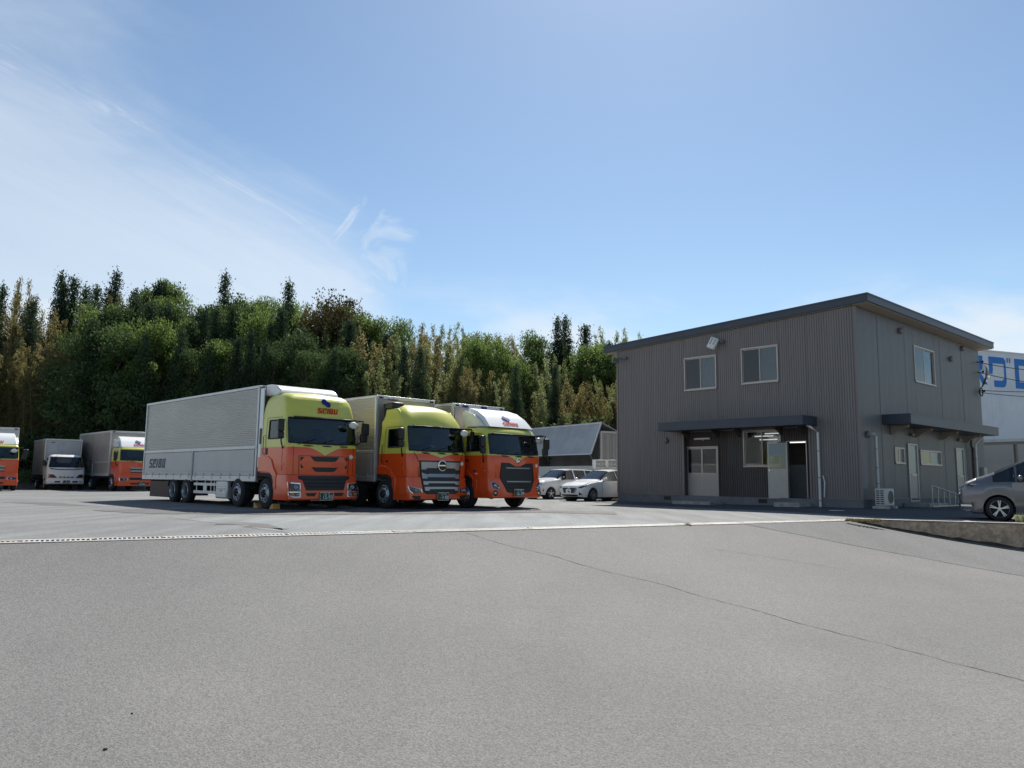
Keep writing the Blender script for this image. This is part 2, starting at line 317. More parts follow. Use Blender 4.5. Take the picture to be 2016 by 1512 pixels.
def obj(name, me, parent=None, bevel=0, loc=None, rz=None):
    o = bpy.data.objects.new(name, me); COL.objects.link(o)
    if parent: o.parent = parent
    if loc is not None: o.location = loc
    if rz is not None: o.rotation_euler = (0, 0, rz)
    if bevel:
        b = o.modifiers.new('bevel', 'BEVEL'); b.width = bevel; b.segments = 2; b.limit_method = 'ANGLE'; b.angle_limit = R(40); b.harden_normals = False
    return o
def tag(o, label=None, cat=None, group=None, kind=None):
    if label: o['label'] = label
    if cat: o['category'] = cat
    if group: o['group'] = group
    if kind: o['kind'] = kind
    return o
def thing(name, label, cat, loc=(0,0,0), rz=0, group=None):
    o = bpy.data.objects.new(name, None); COL.objects.link(o); o.location = loc; o.rotation_euler = (0, 0, rz); o.empty_display_size = .3
    return tag(o, label, cat, group)
def struct(o): o['kind'] = 'structure'; return o
def sm(t): t = max(0., min(1., t)); return t*t*(3-2*t)

# ------------------------------------------------------------------ ground
UD = Vector((.876, .4826)); ND = Vector((.4826, -.876)); D0 = Vector((8.43, 20.39))      # drain line, downhill normal
def us(u, s): p = D0+UD*u+ND*s; return p.x, p.y
def lot_z(x, y): return .085*sm((x-5)/7.8)*sm((y-21.5)/5)
def drive_z(x, y):
    s = max(0, (x-D0.x)*ND.x+(y-D0.y)*ND.y); return -1.2*(1-math.exp(-s/6))
UW0 = .70                                                                                 # u of the retaining wall at the drain
def uwall(s): return UW0+.5226*s
def sheet(name, rows, zf, m, off=0.):
    mb = MB(); n = len(rows[0]); vs = []
    for r in rows:
        for (x, y) in r: vs.append((x, y, zf(x, y)+off))
    mb.add(vs, [(i*n+k, i*n+k+1, (i+1)*n+k+1, (i+1)*n+k) for i in range(len(rows)-1) for k in range(n-1)])
    return mb.build(name, m, smooth=60)
us_u = [-130, -90, -60, -40]+[-30+1.0*i for i in range(60)]+[30+4*i for i in range(10)]+[80, 110, 140]
struct(sheet('parking_lot', [[us(u, s) for u in us_u] for s in ([-.545, -.8]+[-1.-1.*i for i in range(26)]+[-28-4*i for i in range(8)]+[-75])], lot_z, 'asphalt_lot'))
struct(sheet('terrace', [[us(uwall(s)+d, s) for d in (.14, 1, 2, 4, 8, 16, 32, 80)] for s in [-.55, 0, .5, 1, 2, 3, 4, 6, 8, 12, 16, 22]], lambda x, y: lot_z(x, y)*1., 'concrete'))
def drows():
    out = []
    for s in [0, .15, .3, .6, 1, 1.5, 2, 2.5, 3, 4, 5, 6, 7, 8, 9, 10, 12, 14, 16, 20, 26, 34, 50]:
        uw = uwall(s); out.append([us(uw-d, s) for d in (-.02, .5, 1, 2, 3, 4, 6, 8, 11, 14, 18, 24, 32, 48, 90)])
    return out
struct(sheet('driveway', drows(), drive_z, 'asphalt_drive'))
# newer, coarser strip along the wall: edge follows the joint seen in the drive
seam = [(5.5, 18.95), (5.8, 18.77), (6.98, 18.05), (8.55, 16.59), (9.78, 14.96), (11.6, 12.2), (15, 7.)]
wallb = []
for (x, y) in seam:
    s = (x-D0.x)*ND.x+(y-D0.y)*ND.y; wallb.append(us(uwall(max(s, .12))-.01, max(s, .12)))
rows = []
for a, b in zip(seam, wallb): rows.append([(a[0]+(b[0]-a[0])*t, a[1]+(b[1]-a[1])*t) for t in (0, .25, .5, .75, 1)])
rr = []
for i in range(len(rows)-1):
    for k in range(4): rr.append([((p[0]*(4-k)+q[0]*k)/4, (p[1]*(4-k)+q[1]*k)/4) for p, q in zip(rows[i], rows[i+1])])
rr.append(rows[-1])
struct(sheet('asphalt_strip', rr, drive_z, 'asphalt_strip', .006))
def patch(name, poly, m, off, zf=lot_z, sub=3, jit=.12):
    bm = bmesh.new(); n = len(poly); pts = []
    for i in range(n):
        a, b = poly[i], poly[(i+1) % n]
        for k in range(sub): t = k/sub; j = jit if k else jit*.5; pts.append((a[0]+(b[0]-a[0])*t+rnd.uniform(-j, j), a[1]+(b[1]-a[1])*t+rnd.uniform(-j, j)))
    f = bm.faces.new([bm.verts.new((x, y, 0)) for x, y in pts]); bm.normal_update()
    for ax in (0, 1):
        lo = min(p[ax] for p in pts); hi = max(p[ax] for p in pts); c = math.floor(lo)+1
        while c < hi:
            pc = [0, 0, 0]; pn = [0, 0, 0]; pc[ax] = c; pn[ax] = 1; bmesh.ops.bisect_plane(bm, geom=bm.verts[:]+bm.edges[:]+bm.faces[:], plane_co=pc, plane_no=pn); c += 1
    bmesh.ops.triangulate(bm, faces=bm.faces[:])
    bmesh.ops.recalc_face_normals(bm, faces=bm.faces)
    for v in bm.verts: v.co.z = zf(v.co.x, v.co.y)+off
    if bm.faces and sum(f.normal.z for f in bm.faces) < 0: bmesh.ops.reverse_faces(bm, faces=bm.faces)
    me = bpy.data.meshes.new(name); bm.to_mesh(me); bm.free(); me.materials.append(M[m]); return struct(obj(name, me))
patch('asphalt_patch', [(-8.46,19.25),(-6.7,19.62),(-4.1,20.68),(-1.5,22.1),(.8,22.94),(2.05,21.7),(3.17,19.87),(4.6,18.42),(-.05,15.98),(-3.6,14.0),(-4.9,15.2),(-5.66,16.28),(-7.4,18.0)], 'asphalt_pale', .004)
patch('asphalt_patch', [(-11.9,22.3),(-10.2,21.0),(-9.1,20.6),(-7.3,20.9),(-5.6,20.9),(-4.1,21.6),(-1.5,22.9),(.8,23.9),(3.2,23.2),(3.4,25.0),(.5,25.6),(-3,24.5),(-6,23.3),(-8.4,22.9),(-11.1,23.6)], 'asphalt_old', .008)
patch('asphalt_patch', [(-17.8,28.3),(-16.1,27.7),(-13.1,25.1),(-14.2,25.0),(-15.4,25.7),(-17.9,27.3)], 'asphalt_old', .004)
patch('asphalt_patch', [(-6.0,17.5),(-5.3,16.8),(-4.3,15.1),(-4.9,15.6),(-5.5,16.3),(-6.3,16.5)], 'asphalt_old', .008, jit=.2)
patch('asphalt_patch', [(-13.6,16.5),(-11.8,14.0),(-10.6,13.2),(-11.3,15.2),(-12.4,17.0)], 'asphalt_old', .004, jit=.3)
# dark ground patch round the office building: its shade painted into the asphalt colour
patch('asphalt_shade', [(4.3,37.2),(3.6,34.2),(9.3,25.2),(11.5,22.2),(14.5,22.2),(20.0,26.6),(26.0,33.),(24.,38.5),(13.0,29.0)], 'asphalt_shade', .004, jit=.03)
def ribbon(name, pts, w, zf, off, m='black_crack', wob=.03):
    mb = MB(); P = []
    for i in range(len(pts)-1):
        for k in range(8): t = k/8; P.append((pts[i][0]*(1-t)+pts[i+1][0]*t+rnd.uniform(-wob, wob), pts[i][1]*(1-t)+pts[i+1][1]*t+rnd.uniform(-wob, wob)))
    P.append(pts[-1]); vs = []
    for i, p in enumerate(P):
        a, b = P[max(i-1, 0)], P[min(i+1, len(P)-1)]; d = Vector((b[0]-a[0], b[1]-a[1])); d.normalize(); n = Vector((-d.y, d.x))*w*rnd.uniform(.25, .8)
        for q in ((p[0]+n.x, p[1]+n.y), (p[0]-n.x, p[1]-n.y)): vs.append((q[0], q[1], zf(*q)+off))
    mb.add(vs, [(2*i, 2*i+1, 2*i+3, 2*i+2) for i in range(len(P)-1)]); return struct(mb.build(name, m, smooth=0))
ribbon('pavement_crack', [(-.84,15.14),(-.14,14.56),(.77,13.99),(1.5,13.2),(2.37,12.43),(2.95,11.58),(3.48,10.92),(3.89,10.18),(4.47,9.36),(4.92,8.6),(5.23,8.12),(5.7,7.2)], .011, drive_z, .006, wob=.02)
ribbon('pavement_crack', [(4.14,15.76),(4.96,15.45),(5.61,15.06),(6.3,14.6)], .008, drive_z, .006)
mb = MB(); mb.box(-1500, 1500, -400, 2000, -2.2, -2.0); struct(mb.build('terrain', 'forest_floor', smooth=0))

# trench drain with grating covers, each its own piece
td = thing('trench_drain', 'long steel grating drain between pale concrete edges across the asphalt', 'drain', (*us(0, 0), 0), math.atan2(UD.y, UD.x))
for (a, b) in ((.42, .55), (-.005, .12)):
    mb = MB(); u = -26.
    while u < .9:
        L = rnd.uniform(1.6, 2.6); mb.box(u, min(u+L-.012, .9), a, b, -.25, .014+rnd.uniform(0, .004)); u += L
    mb.build('concrete_edge', 'concrete_edge', td, bevel=.008)
gm = MB(); gm.box(0, .99, -.15, -.125, -.05, .016); gm.box(0, .99, .125, .15, -.05, .016)
for k in range(14): gm.box(.03+k*.069, .03+k*.069+.026, -.125, .125, -.05, .014)
gme = gm.mesh('grating', 'galvanised', 0)
for k in range(27):
    g = obj('grating', gme, td); g.location = (-26+k*1.0, .27+rnd.uniform(-.01, .01), rnd.uniform(-.004, .006)); g.rotation_euler = (rnd.uniform(-.02, .02), 0, rnd.uniform(-.006, .006))
mb = MB(); mb.box(-26, .9, .12, .42, -.30, -.2); mb.build('channel', 'under', td, smooth=0)

# retaining wall
rw = thing('retaining_wall', 'low rough brown concrete retaining wall rising along the drive', 'wall', (*us(uwall(0), 0), 0), 0)
ox, oy = us(uwall(0), 0); vs = []; mb = MB(); S = [-.1, .2]+[.5*i for i in range(1, 40)]
for s in S:
    x, y = us(uwall(s), s); x2, y2 = us(uwall(s)+.2, s); top = .055+.03*sm(s/4); j = lambda: rnd.uniform(-.022, .022)
    bot = drive_z(x, y)-.25
    ring = [(x+j(), y+j(), bot), (x+j(), y+j(), bot*.5+top*.5), (x+j(), y+j(), top-.03), (x+.03, y+.03, top), (x2, y2, top), (x2, y2, bot)]
    vs += [(a-ox, b-oy, c) for a, b, c in ring]
n = 6; mb.add(vs, [(i*n+k, i*n+(k+1) % n, (i+1)*n+(k+1) % n, (i+1)*n+k) for i in range(len(S)-1) for k in range(n)])
mb.add(vs[:6], [(0, 1, 2, 3, 4, 5)]); mb.build('wall_body', 'concrete_wall', rw, smooth=30)
mb = MB(); vs = []
for s in S:
    x, y = us(uwall(s)+.012, s); x2, y2 = us(uwall(s)+.30, s); top = .055+.03*sm(s/4)
    vs += [(x-ox, y-oy, top+.004), (x-ox, y-oy, top+.018), (x2-ox, y2-oy, top+.018), (x2-ox, y2-oy, top+.004)]
mb.add(vs, [(i*4+k, i*4+(k+1) % 4, (i+1)*4+(k+1) % 4, (i+1)*4+k) for i in range(len(S)-1) for k in range(4)]); mb.build('coping', 'concrete_edge', rw, smooth=30)
vs = []; mb = MB(); S2 = [.15+.12*i for i in range(60)]
for s in S2:
    w = rnd.uniform(.01, .05)*(1.6 if s < 3.5 else .6); x, y = us(uwall(s)-.004, s); x2, y2 = us(uwall(s)-.004-w, s)
    vs += [(x-ox, y-oy, drive_z(x, y)+.03+w*.6), (x2-ox, y2-oy, drive_z(x2, y2)+.014)]
mb.add(vs, [(2*i, 2*i+1, 2*i+3, 2*i+2) for i in range(len(S2)-1)]); mb.build('foot_joint', 'soil', rw, smooth=0)

# ------------------------------------------------------------------ lettering helpers
GLY = {'S': [(0,4,4,5),(0,2.9,1.25,4),(0,2.05,4,2.9),(2.75,1,4,2.05),(0,0,4,1)], 'E': [(0,0,1.25,5),(1.25,4,4,5),(1.25,0,4,1),(2.1,2.05,3.3,2.95),(2.8,3.3,4,4)],
       'I': [(0,0,1.25,5)], 'B': [(0,0,1.25,5),(1.25,4.1,3.6,5),(1.25,0,3.8,.95),(1.25,2.15,3.7,2.95),(2.75,.95,4,2.15),(2.75,2.95,3.9,4.1)], 'U': [(0,0,1.25,5),(2.75,0,4,5),(1.25,0,2.75,1.05)]}
def word(mb, txt, org, ux, uy, h, skew=.2, gap=.9, mi=0, th=.006, narrow=1., thin=False):
    """block capitals as thin raised slabs; org = lower left, ux/uy unit vectors"""
    org, ux, uy = Vector(org), Vector(ux).normalized(), Vector(uy).normalized(); n = ux.cross(uy); k = h/5; x = 0
    for ch in txt:
        g = GLY[ch]
        for (a, b, c, d) in g:
            if thin: a, c = [{1.25: .95, 2.75: 3.05}.get(q, q) for q in (a, c)]
            P = lambda px, py: org+ux*((x+px)*k*narrow+py*k*skew)+uy*(py*k)
            lo = [P(a, b), P(c, b), P(c, d), P(a, d)]
            mb.add(lo+[p+n*th for p in lo], [(0,1,2,3),(4,5,6,7),(0,1,5,4),(1,2,6,5),(2,3,7,6),(3,0,4,7)], mi)
        x += max(r[2] for r in g)+gap
    return x*k*narrow
def word_w(txt, h, gap=.9, narrow=1.): return (sum(max(r[2] for r in GLY[c])+gap for c in txt)-gap)*h/5*narrow
def emblem(mb, c, ux, uy, r, mi=0, th=.008):
    c, ux, uy = Vector(c), Vector(ux).normalized(), Vector(uy).normalized(); n = ux.cross(uy); P = []
    for a in range(20, 271, 18): P.append((-.30+.46*math.cos(R(a)), .22+.46*math.sin(R(a))))
    for a in range(200, 451, 18): P.append((.30+.46*math.cos(R(a)), -.22+.46*math.sin(R(a))))
    lo = [c+ux*p[0]*r*1.35+uy*p[1]*r*1.35 for p in P]; k = len(lo)
    mb.add(lo+[p+n*th for p in lo], [tuple(range(k)), tuple(range(k, 2*k))]+[(i, (i+1) % k, k+(i+1) % k, k+i) for i in range(k)], mi)
def text_mesh(txt, size, width=1.):
    c = bpy.data.curves.new('t', 'FONT'); c.body = txt; c.size = size; c.align_x = 'CENTER'; c.align_y = 'CENTER'; c.extrude = .003; c.space_character = .95
    o = bpy.data.objects.new('t', c); COL.objects.link(o); dg = bpy.context.evaluated_depsgraph_get(); dg.update(); me = bpy.data.meshes.new_from_object(o.evaluated_get(dg))
    bpy.data.objects.remove(o); bpy.data.curves.remove(c); return me
def text(name, txt, size, m, parent, loc, rot, width=1.):
    me = text_mesh(txt, size); me.materials.clear(); me.materials.append(M[m]); o = obj(name, me, parent); o.location = loc; o.rotation_euler = rot; o.scale = (width, 1, 1); return o
FRONT = (R(90), 0, R(90))          # text facing local +x
def plate(parent, x, y, z, num, top, green=True, s=1.):
    mb = MB(); mb.box(x-.012, x+.004, y-.225*s, y+.225*s, z-.115*s, z+.115*s, 0); mb.box(x-.016, x-.002, y-.235*s, y+.235*s, z-.125*s, z+.125*s, 1)
    p = mb.build('number_plate', ['plate_green' if green else 'plate_white', 'chrome'], parent, smooth=0)
    ink = 'plate_white' if green else 'plate_green'
    text('plate_number', num, .165*s, ink, p, (x+.008, y+.03*s, z-.035*s), FRONT, 1.0)
    text('plate_region', top, .062*s, ink, p, (x+.008, y, z+.075*s), FRONT)
    return p

# ------------------------------------------------------------------ wheels
def wheel_meshes(Rr, w, key):
    t = MB(); t.lathe([(-w/2, Rr*.58), (-w/2, Rr*.80), (-w/2+.02, Rr*.93), (-w/2+.06, Rr), (w/2-.06, Rr), (w/2-.02, Rr*.93), (w/2, Rr*.80), (w/2, Rr*.58)], (0, 0, 0), 'y', 32)
    for g in (-.25, 0, .25): t.lathe([(g*w-.008, Rr+.003), (g*w+.008, Rr+.003)], (0, 0, 0), 'y', 32, 0)
    tm = t.mesh('tyre', 'rubber', 40); r = MB()
    # outward side is -y
    if key == 'front':
        r.lathe([(-w/2+.00, Rr*.60), (-w/2-.012, Rr*.575), (-w/2+.05, Rr*.545), (-w/2+.055, Rr*.52), (-w/2-.02, Rr*.36), (-w/2-.02, Rr*.30)], (0, 0, 0), 'y', 32, 0)
        r.lathe([(-w/2-.02, Rr*.30), (-w/2-.05, Rr*.26), (-w/2-.09, Rr*.2), (-w/2-.10, .001)], (0, 0, 0), 'y', 24, 1)
        for k in range(8):
            a = 2*math.pi*k/8; c = (Rr*.445*math.cos(a), -w/2+.018, Rr*.445*math.sin(a)); r.lathe([(.01, Rr*.068), (-.012, Rr*.066), (-.013, .001)], c, 'y', 10, 1)
            c = (Rr*.32*math.cos(a+.2), -w/2-.02, Rr*.32*math.sin(a+.2)); r.lathe([(0, .02), (-.035, .018), (-.036, .001)], c, 'y', 8, 0)
    elif key == 'rear':
        r.lathe([(-w/2+.00, Rr*.60), (-w/2-.012, Rr*.575), (-w/2+.03, Rr*.54), (-w/2+.16, Rr*.52), (-w/2+.17, Rr*.3)], (0, 0, 0), 'y', 32, 0)
        r.lathe([(-w/2+.17, Rr*.3), (-w/2+.06, Rr*.27), (-w/2+.04, Rr*.2), (-w/2+.035, .001)], (0, 0, 0), 'y', 20, 1)
        for k in range(8):
            a = 2*math.pi*k/8; c = (Rr*.42*math.cos(a), -w/2+.165, Rr*.42*math.sin(a)); r.lathe([(.01, Rr*.06), (-.01, Rr*.055), (-.011, .001)], c, 'y', 8, 1)
    else:   # car alloy, key = number of spokes
        r.lathe([(-w/2+.005, Rr*.72), (-w/2-.006, Rr*.69), (-w/2+.02, Rr*.66), (-w/2+.09, Rr*.62)], (0, 0, 0), 'y', 36, 0)
        r.lathe([(-w/2+.09, Rr*.64), (-w/2+.091, .001)], (0, 0, 0), 'y', 24, 1)
        r.lathe([(-w/2+.03, Rr*.15), (-w/2-.002, Rr*.14), (-w/2-.006, .001)], (0, 0, 0), 'y', 16, 0)
        ns, dbl = key
        for k in range(ns):
            for dd in ((-.12, .12) if dbl else (0,)):
                a = 2*math.pi*k/ns+.3; a2 = a+dd; p = Vector((math.cos(a2), 0, math.sin(a2))); q = Vector((math.cos(a), 0, math.sin(a)))
                b0 = q*Rr*.12+Vector((0, -w/2+.012, 0)); b1 = p*Rr*.68+Vector((0, -w/2+.008, 0)); d = (b1-b0); sd = d.cross(Vector((0, 1, 0))).normalized()
                r.obox((b0+b1)/2, d/2, sd*Rr*(.042 if dbl else (.04 if ns > 6 else .085)), Vector((0, .012, 0)), 0)
    return tm, r.mesh('rim', ['steel_rim', 'under'], 30)
WM = {k: wheel_meshes(*a) for k, a in {'front': (.485, .29, 'front'), 'rear': (.455, .28, 'rear'), 'small': (.37, .2, 'front'), 'smallr': (.37, .2, 'rear'), 'mazda': (.30, .19, (10, False)), 'probox': (.29, .17, (5, False)), 'van': (.335, .2, (5, True))}.items()}
def wheel(parent, kind, x, y, Rz):
    """y<0 : outward face is -y"""
    tm, rm = WM[kind]; t = obj('tyre', tm, parent); t.location = (x, y, Rz-.004); r = obj('rim', rm, t)
    if y > 0: t.rotation_euler = (0, 0, math.pi)
    else: t.rotation_euler = (0, rnd.uniform(0, 3), 0)
    return t

# ------------------------------------------------------------------ cab shell: plan outlines lofted over height
class Cab:
    def __init__(s, sl, xs_side, yfront):
        """sl: list of (z, x_rear, x_front, half width, corner radius, bulge); xs_side: side stations between rear and corner"""
        s.sl = sl; s.xs = xs_side; s.yf = yfront
    def at(s, z):
        S = s.sl
        if z <= S[0][0]: return S[0][1:]
        for a, b in zip(S, S[1:]):
            if z <= b[0]:
                t = (z-a[0])/(b[0]-a[0]); return tuple(p+(q-p)*t for p, q in zip(a[1:], b[1:]))
        return S[-1][1:]
    def fx(s, y, z):
        xr, xf, hw, rc, bu = s.at(z); t = min(1, abs(y)/(hw-rc)) if hw > rc else 1
        x = xf-bu*t*t
        if abs(y) > hw-rc: d = min(1., (abs(y)-(hw-rc))/rc); x = xf-bu-rc*(1-math.sqrt(max(0, 1-d*d)))
        return x
    def ring(s, z):
        xr, xf, hw, rc, bu = s.at(z); P = [(xr, -hw)]; xc = xf-bu-rc
        for x in s.xs: P.append((xr+(xc-xr)*x, -hw))
        P.append((xc, -hw))
        for k in (1, 2, 3): a = R(-90+22.5*k); P.append((xc+rc*math.cos(a), -hw+rc+rc*math.sin(a)))
        F = [-(hw-rc)+2*(hw-rc)*i/s.yf for i in range(s.yf+1)]
        for y in F: t = y/(hw-rc) if hw > rc else 0; P.append((xf-bu*t*t, y))
        half = P[:len(s.xs)+5]
        for p in reversed(half): P.append((p[0], -p[1]))
        return P
    def build(s, parent, name, m, trim='black', glassm='glass_tint', windows=(), top=True, extra_z=(), bottom=True):
        """windows: (name, z0, z1, i0, i1) outline-segment range, segment i joins ring point i and i+1"""
        zs = sorted(set([a[0] for a in s.sl]+list(extra_z)+[w[1] for w in windows]+[w[2] for w in windows])); rings = [s.ring(z) for z in zs]; n = len(rings[0]); body = MB(); V = []
        for z, r in zip(zs, rings): V += [(x, y, z) for x, y in r]
        fs = []; G = {}
        for i in range(len(zs)-1):
            zc = (zs[i]+zs[i+1])/2
            for k in range(n):
                f = (i*n+k, i*n+(k+1) % n, (i+1)*n+(k+1) % n, (i+1)*n+k); hit = None
                for w in windows:
                    if w[1] < zc < w[2] and w[3] <= k < w[4]: hit = w[0:1]+w[3:4]
                if hit: G.setdefault(hit, []).append(f)
                else: fs.append(f)
        if top: fs.append(tuple((len(zs)-1)*n+k for k in range(n)))
        if bottom: fs.append(tuple(range(n)))
        body.add(V, fs); o = body.build(name, m, parent, smooth=40)
        for w, ff in G.items():
            g = MB(); g.add(V, ff); me = bpy.data.meshes.new(w[0])
            ed = {}
            for f in ff:
                for a, b in zip(f, f[1:]+f[:1]): ed[frozenset((a, b))] = ed.get(frozenset((a, b)), 0)+1
            used = sorted(set(i for f in ff for i in f)); mpx = {v: i for i, v in enumerate(used)}
            g2 = MB(); c = Vector((0, 0, 0)); g2.add([(V[i][0]-.012*(1 if abs(V[i][0]) > .9 else 0), V[i][1]*.992, V[i][2]) for i in used], [tuple(mpx[i] for i in f) for f in ff])
            go = g2.build(w[0], glassm, parent, smooth=60)
            t = MB()
            for e, k in ed.items():
                if k == 1: a, b = tuple(e); t.tube([V[a], V[b]], .022, 5)
            t.build('window_trim', trim, go, smooth=60)
        return o
def panel(name, poly, fx, off, depth, m, parent, step=.16, bevel=0):
    """polygon in (y,z) laid on a curved front surface"""
    bm = bmesh.new(); f = bm.faces.new([bm.verts.new((0, y, z)) for y, z in poly])
    ys = [p[0] for p in poly]; y = math.floor(min(ys)/step)*step+step
    while y < max(ys)-1e-4:
        bmesh.ops.bisect_plane(bm, geom=bm.verts[:]+bm.edges[:]+bm.faces[:], plane_co=(0, y, 0), plane_no=(0, 1, 0)); y += step
    r = bmesh.ops.extrude_face_region(bm, geom=bm.faces[:])
    for v in [g for g in r['geom'] if isinstance(g, bmesh.types.BMVert)]: v.co.x = 1
    for v in bm.verts: v.co.x = fx(v.co.y, v.co.z)+(off if v.co.x > .5 else off-depth)
    bmesh.ops.recalc_face_normals(bm, faces=bm.faces); me = bpy.data.meshes.new(name); bm.to_mesh(me); bm.free(); me.materials.append(M[m]); return obj(name, me, parent, bevel)
def rect(y0, y1, z0, z1): return [(y0, z0), (y1, z0), (y1, z1), (y0, z1)]

# ------------------------------------------------------------------ cargo boxes
def cargo_box(parent, xf, xr, hw, z0, z1, zdiv=None, ribs=30, side='box_alu', gate='box_gate', frame='box_frame', gates=2, hinges=True, front='box_frame', word_side=None):
    """aluminium wing body: ribbed upper sides, flat drop gates below, posts, rails, hinges"""
    zr0 = (zdiv if zdiv else z0)+.07; zr1 = z1-.10
    mb = MB(); mb.box(xr+.03, xf-.03, -hw+.045, hw-.045, z0+.02, z1-.02, 1)
    P = [];
    for i in range(ribs):
        a = zr0+(zr1-zr0)*i/ribs; h = (zr1-zr0)/ribs; P += [(.0, a), (.0, a+h*.30), (.026, a+h*.42), (.026, a+h*.62)]
    for sg in (-1, 1):
        vs = []
        for d, z in P: vs += [(xr+.09, sg*(hw-.028+d), z), (xf-.09, sg*(hw-.028+d), z)]
        mb.add(vs, [(2*i, 2*i+1, 2*i+3, 2*i+2) for i in range(len(P)-1)], 0)
    b = mb.build('cargo_body', [side, front], parent, smooth=25)
    mb = MB()
    for sg in (-1, 1):
        y = sg*(hw-.03)
        for (x0, x1) in ((xr, xr+.10), (xf-.10, xf)): mb.box(x0, x1, y-.05, y+.05, z0, z1-.07)
        mb.box(xr, xf, y-.045, y+.055*sg if sg > 0 else y+.045, z1-.10, z1) if False else mb.box(xr-.005, xf+.005, y-.052, y+.052, z1-.09, z1)
        mb.box(xr-.004, xf+.004, y-.052, y+.052, z0-.02, z0+.16)
        if zdiv: mb.box(xr-.003, xf+.003, y-.05, y+.05, zdiv-.035, zdiv+.07)
    mb.box(xf-.02, xf+.02, -hw+.03, hw-.03, z1-.12, z1-.002); mb.box(xr-.02, xr+.02, -hw+.03, hw-.03, z1-.12, z1-.002)
    mb.build('box_frame', frame, parent, bevel=.012)
    if zdiv:
        for sg in (-1, 1):
            y = sg*(hw-.01); xs = [xr+.12+(xf-xr-.24)*i/gates for i in range(gates+1)]
            for i in range(gates):
                mb = MB(); mb.box(xs[i]+.06, xs[i+1]-.06, y-.02, y+.02, z0+.165, zdiv-.05); mb.box(xs[i]+.06, xs[i+1]-.06, y-.024, y+.024, z0+.30, z0+.315)
                g = mb.build('drop_gate', gate, parent, bevel=.008)
                if hinges:
                    n = max(3, int((xs[i+1]-xs[i])/.62)); hm = MB()
                    for k in range(n): x = xs[i]+.3+(xs[i+1]-xs[i]-.6)*k/(n-1); hm.box(x-.03, x+.03, sg*(hw+.012)-.02, sg*(hw+.012)+.02, z0+.06, z0+.24)
                    hm.build('gate_hinge', 'box_gate', g, bevel=.008)
            for i in range(1, gates):
                mb = MB(); mb.box(xs[i]-.055, xs[i]+.055, y-.05, y+.03*sg+.0 if False else y+.045, z0-.06, zdiv-.03); mb.box(xs[i]-.02, xs[i]+.02, sg*(hw+.02), sg*(hw+.05), z0+.02, zdiv-.1); mb.build('gate_post', 'box_grey', parent, bevel=.01)
    mk = MB()
    for sg in (-1, 1): mk.box(xf+.018, xf+.04, sg*(hw-.16)-.08, sg*(hw-.16)+.08, z1-.10, z1-.04)
    mk.build('marker_lamp', 'dark_red', parent, bevel=.006)
    return b
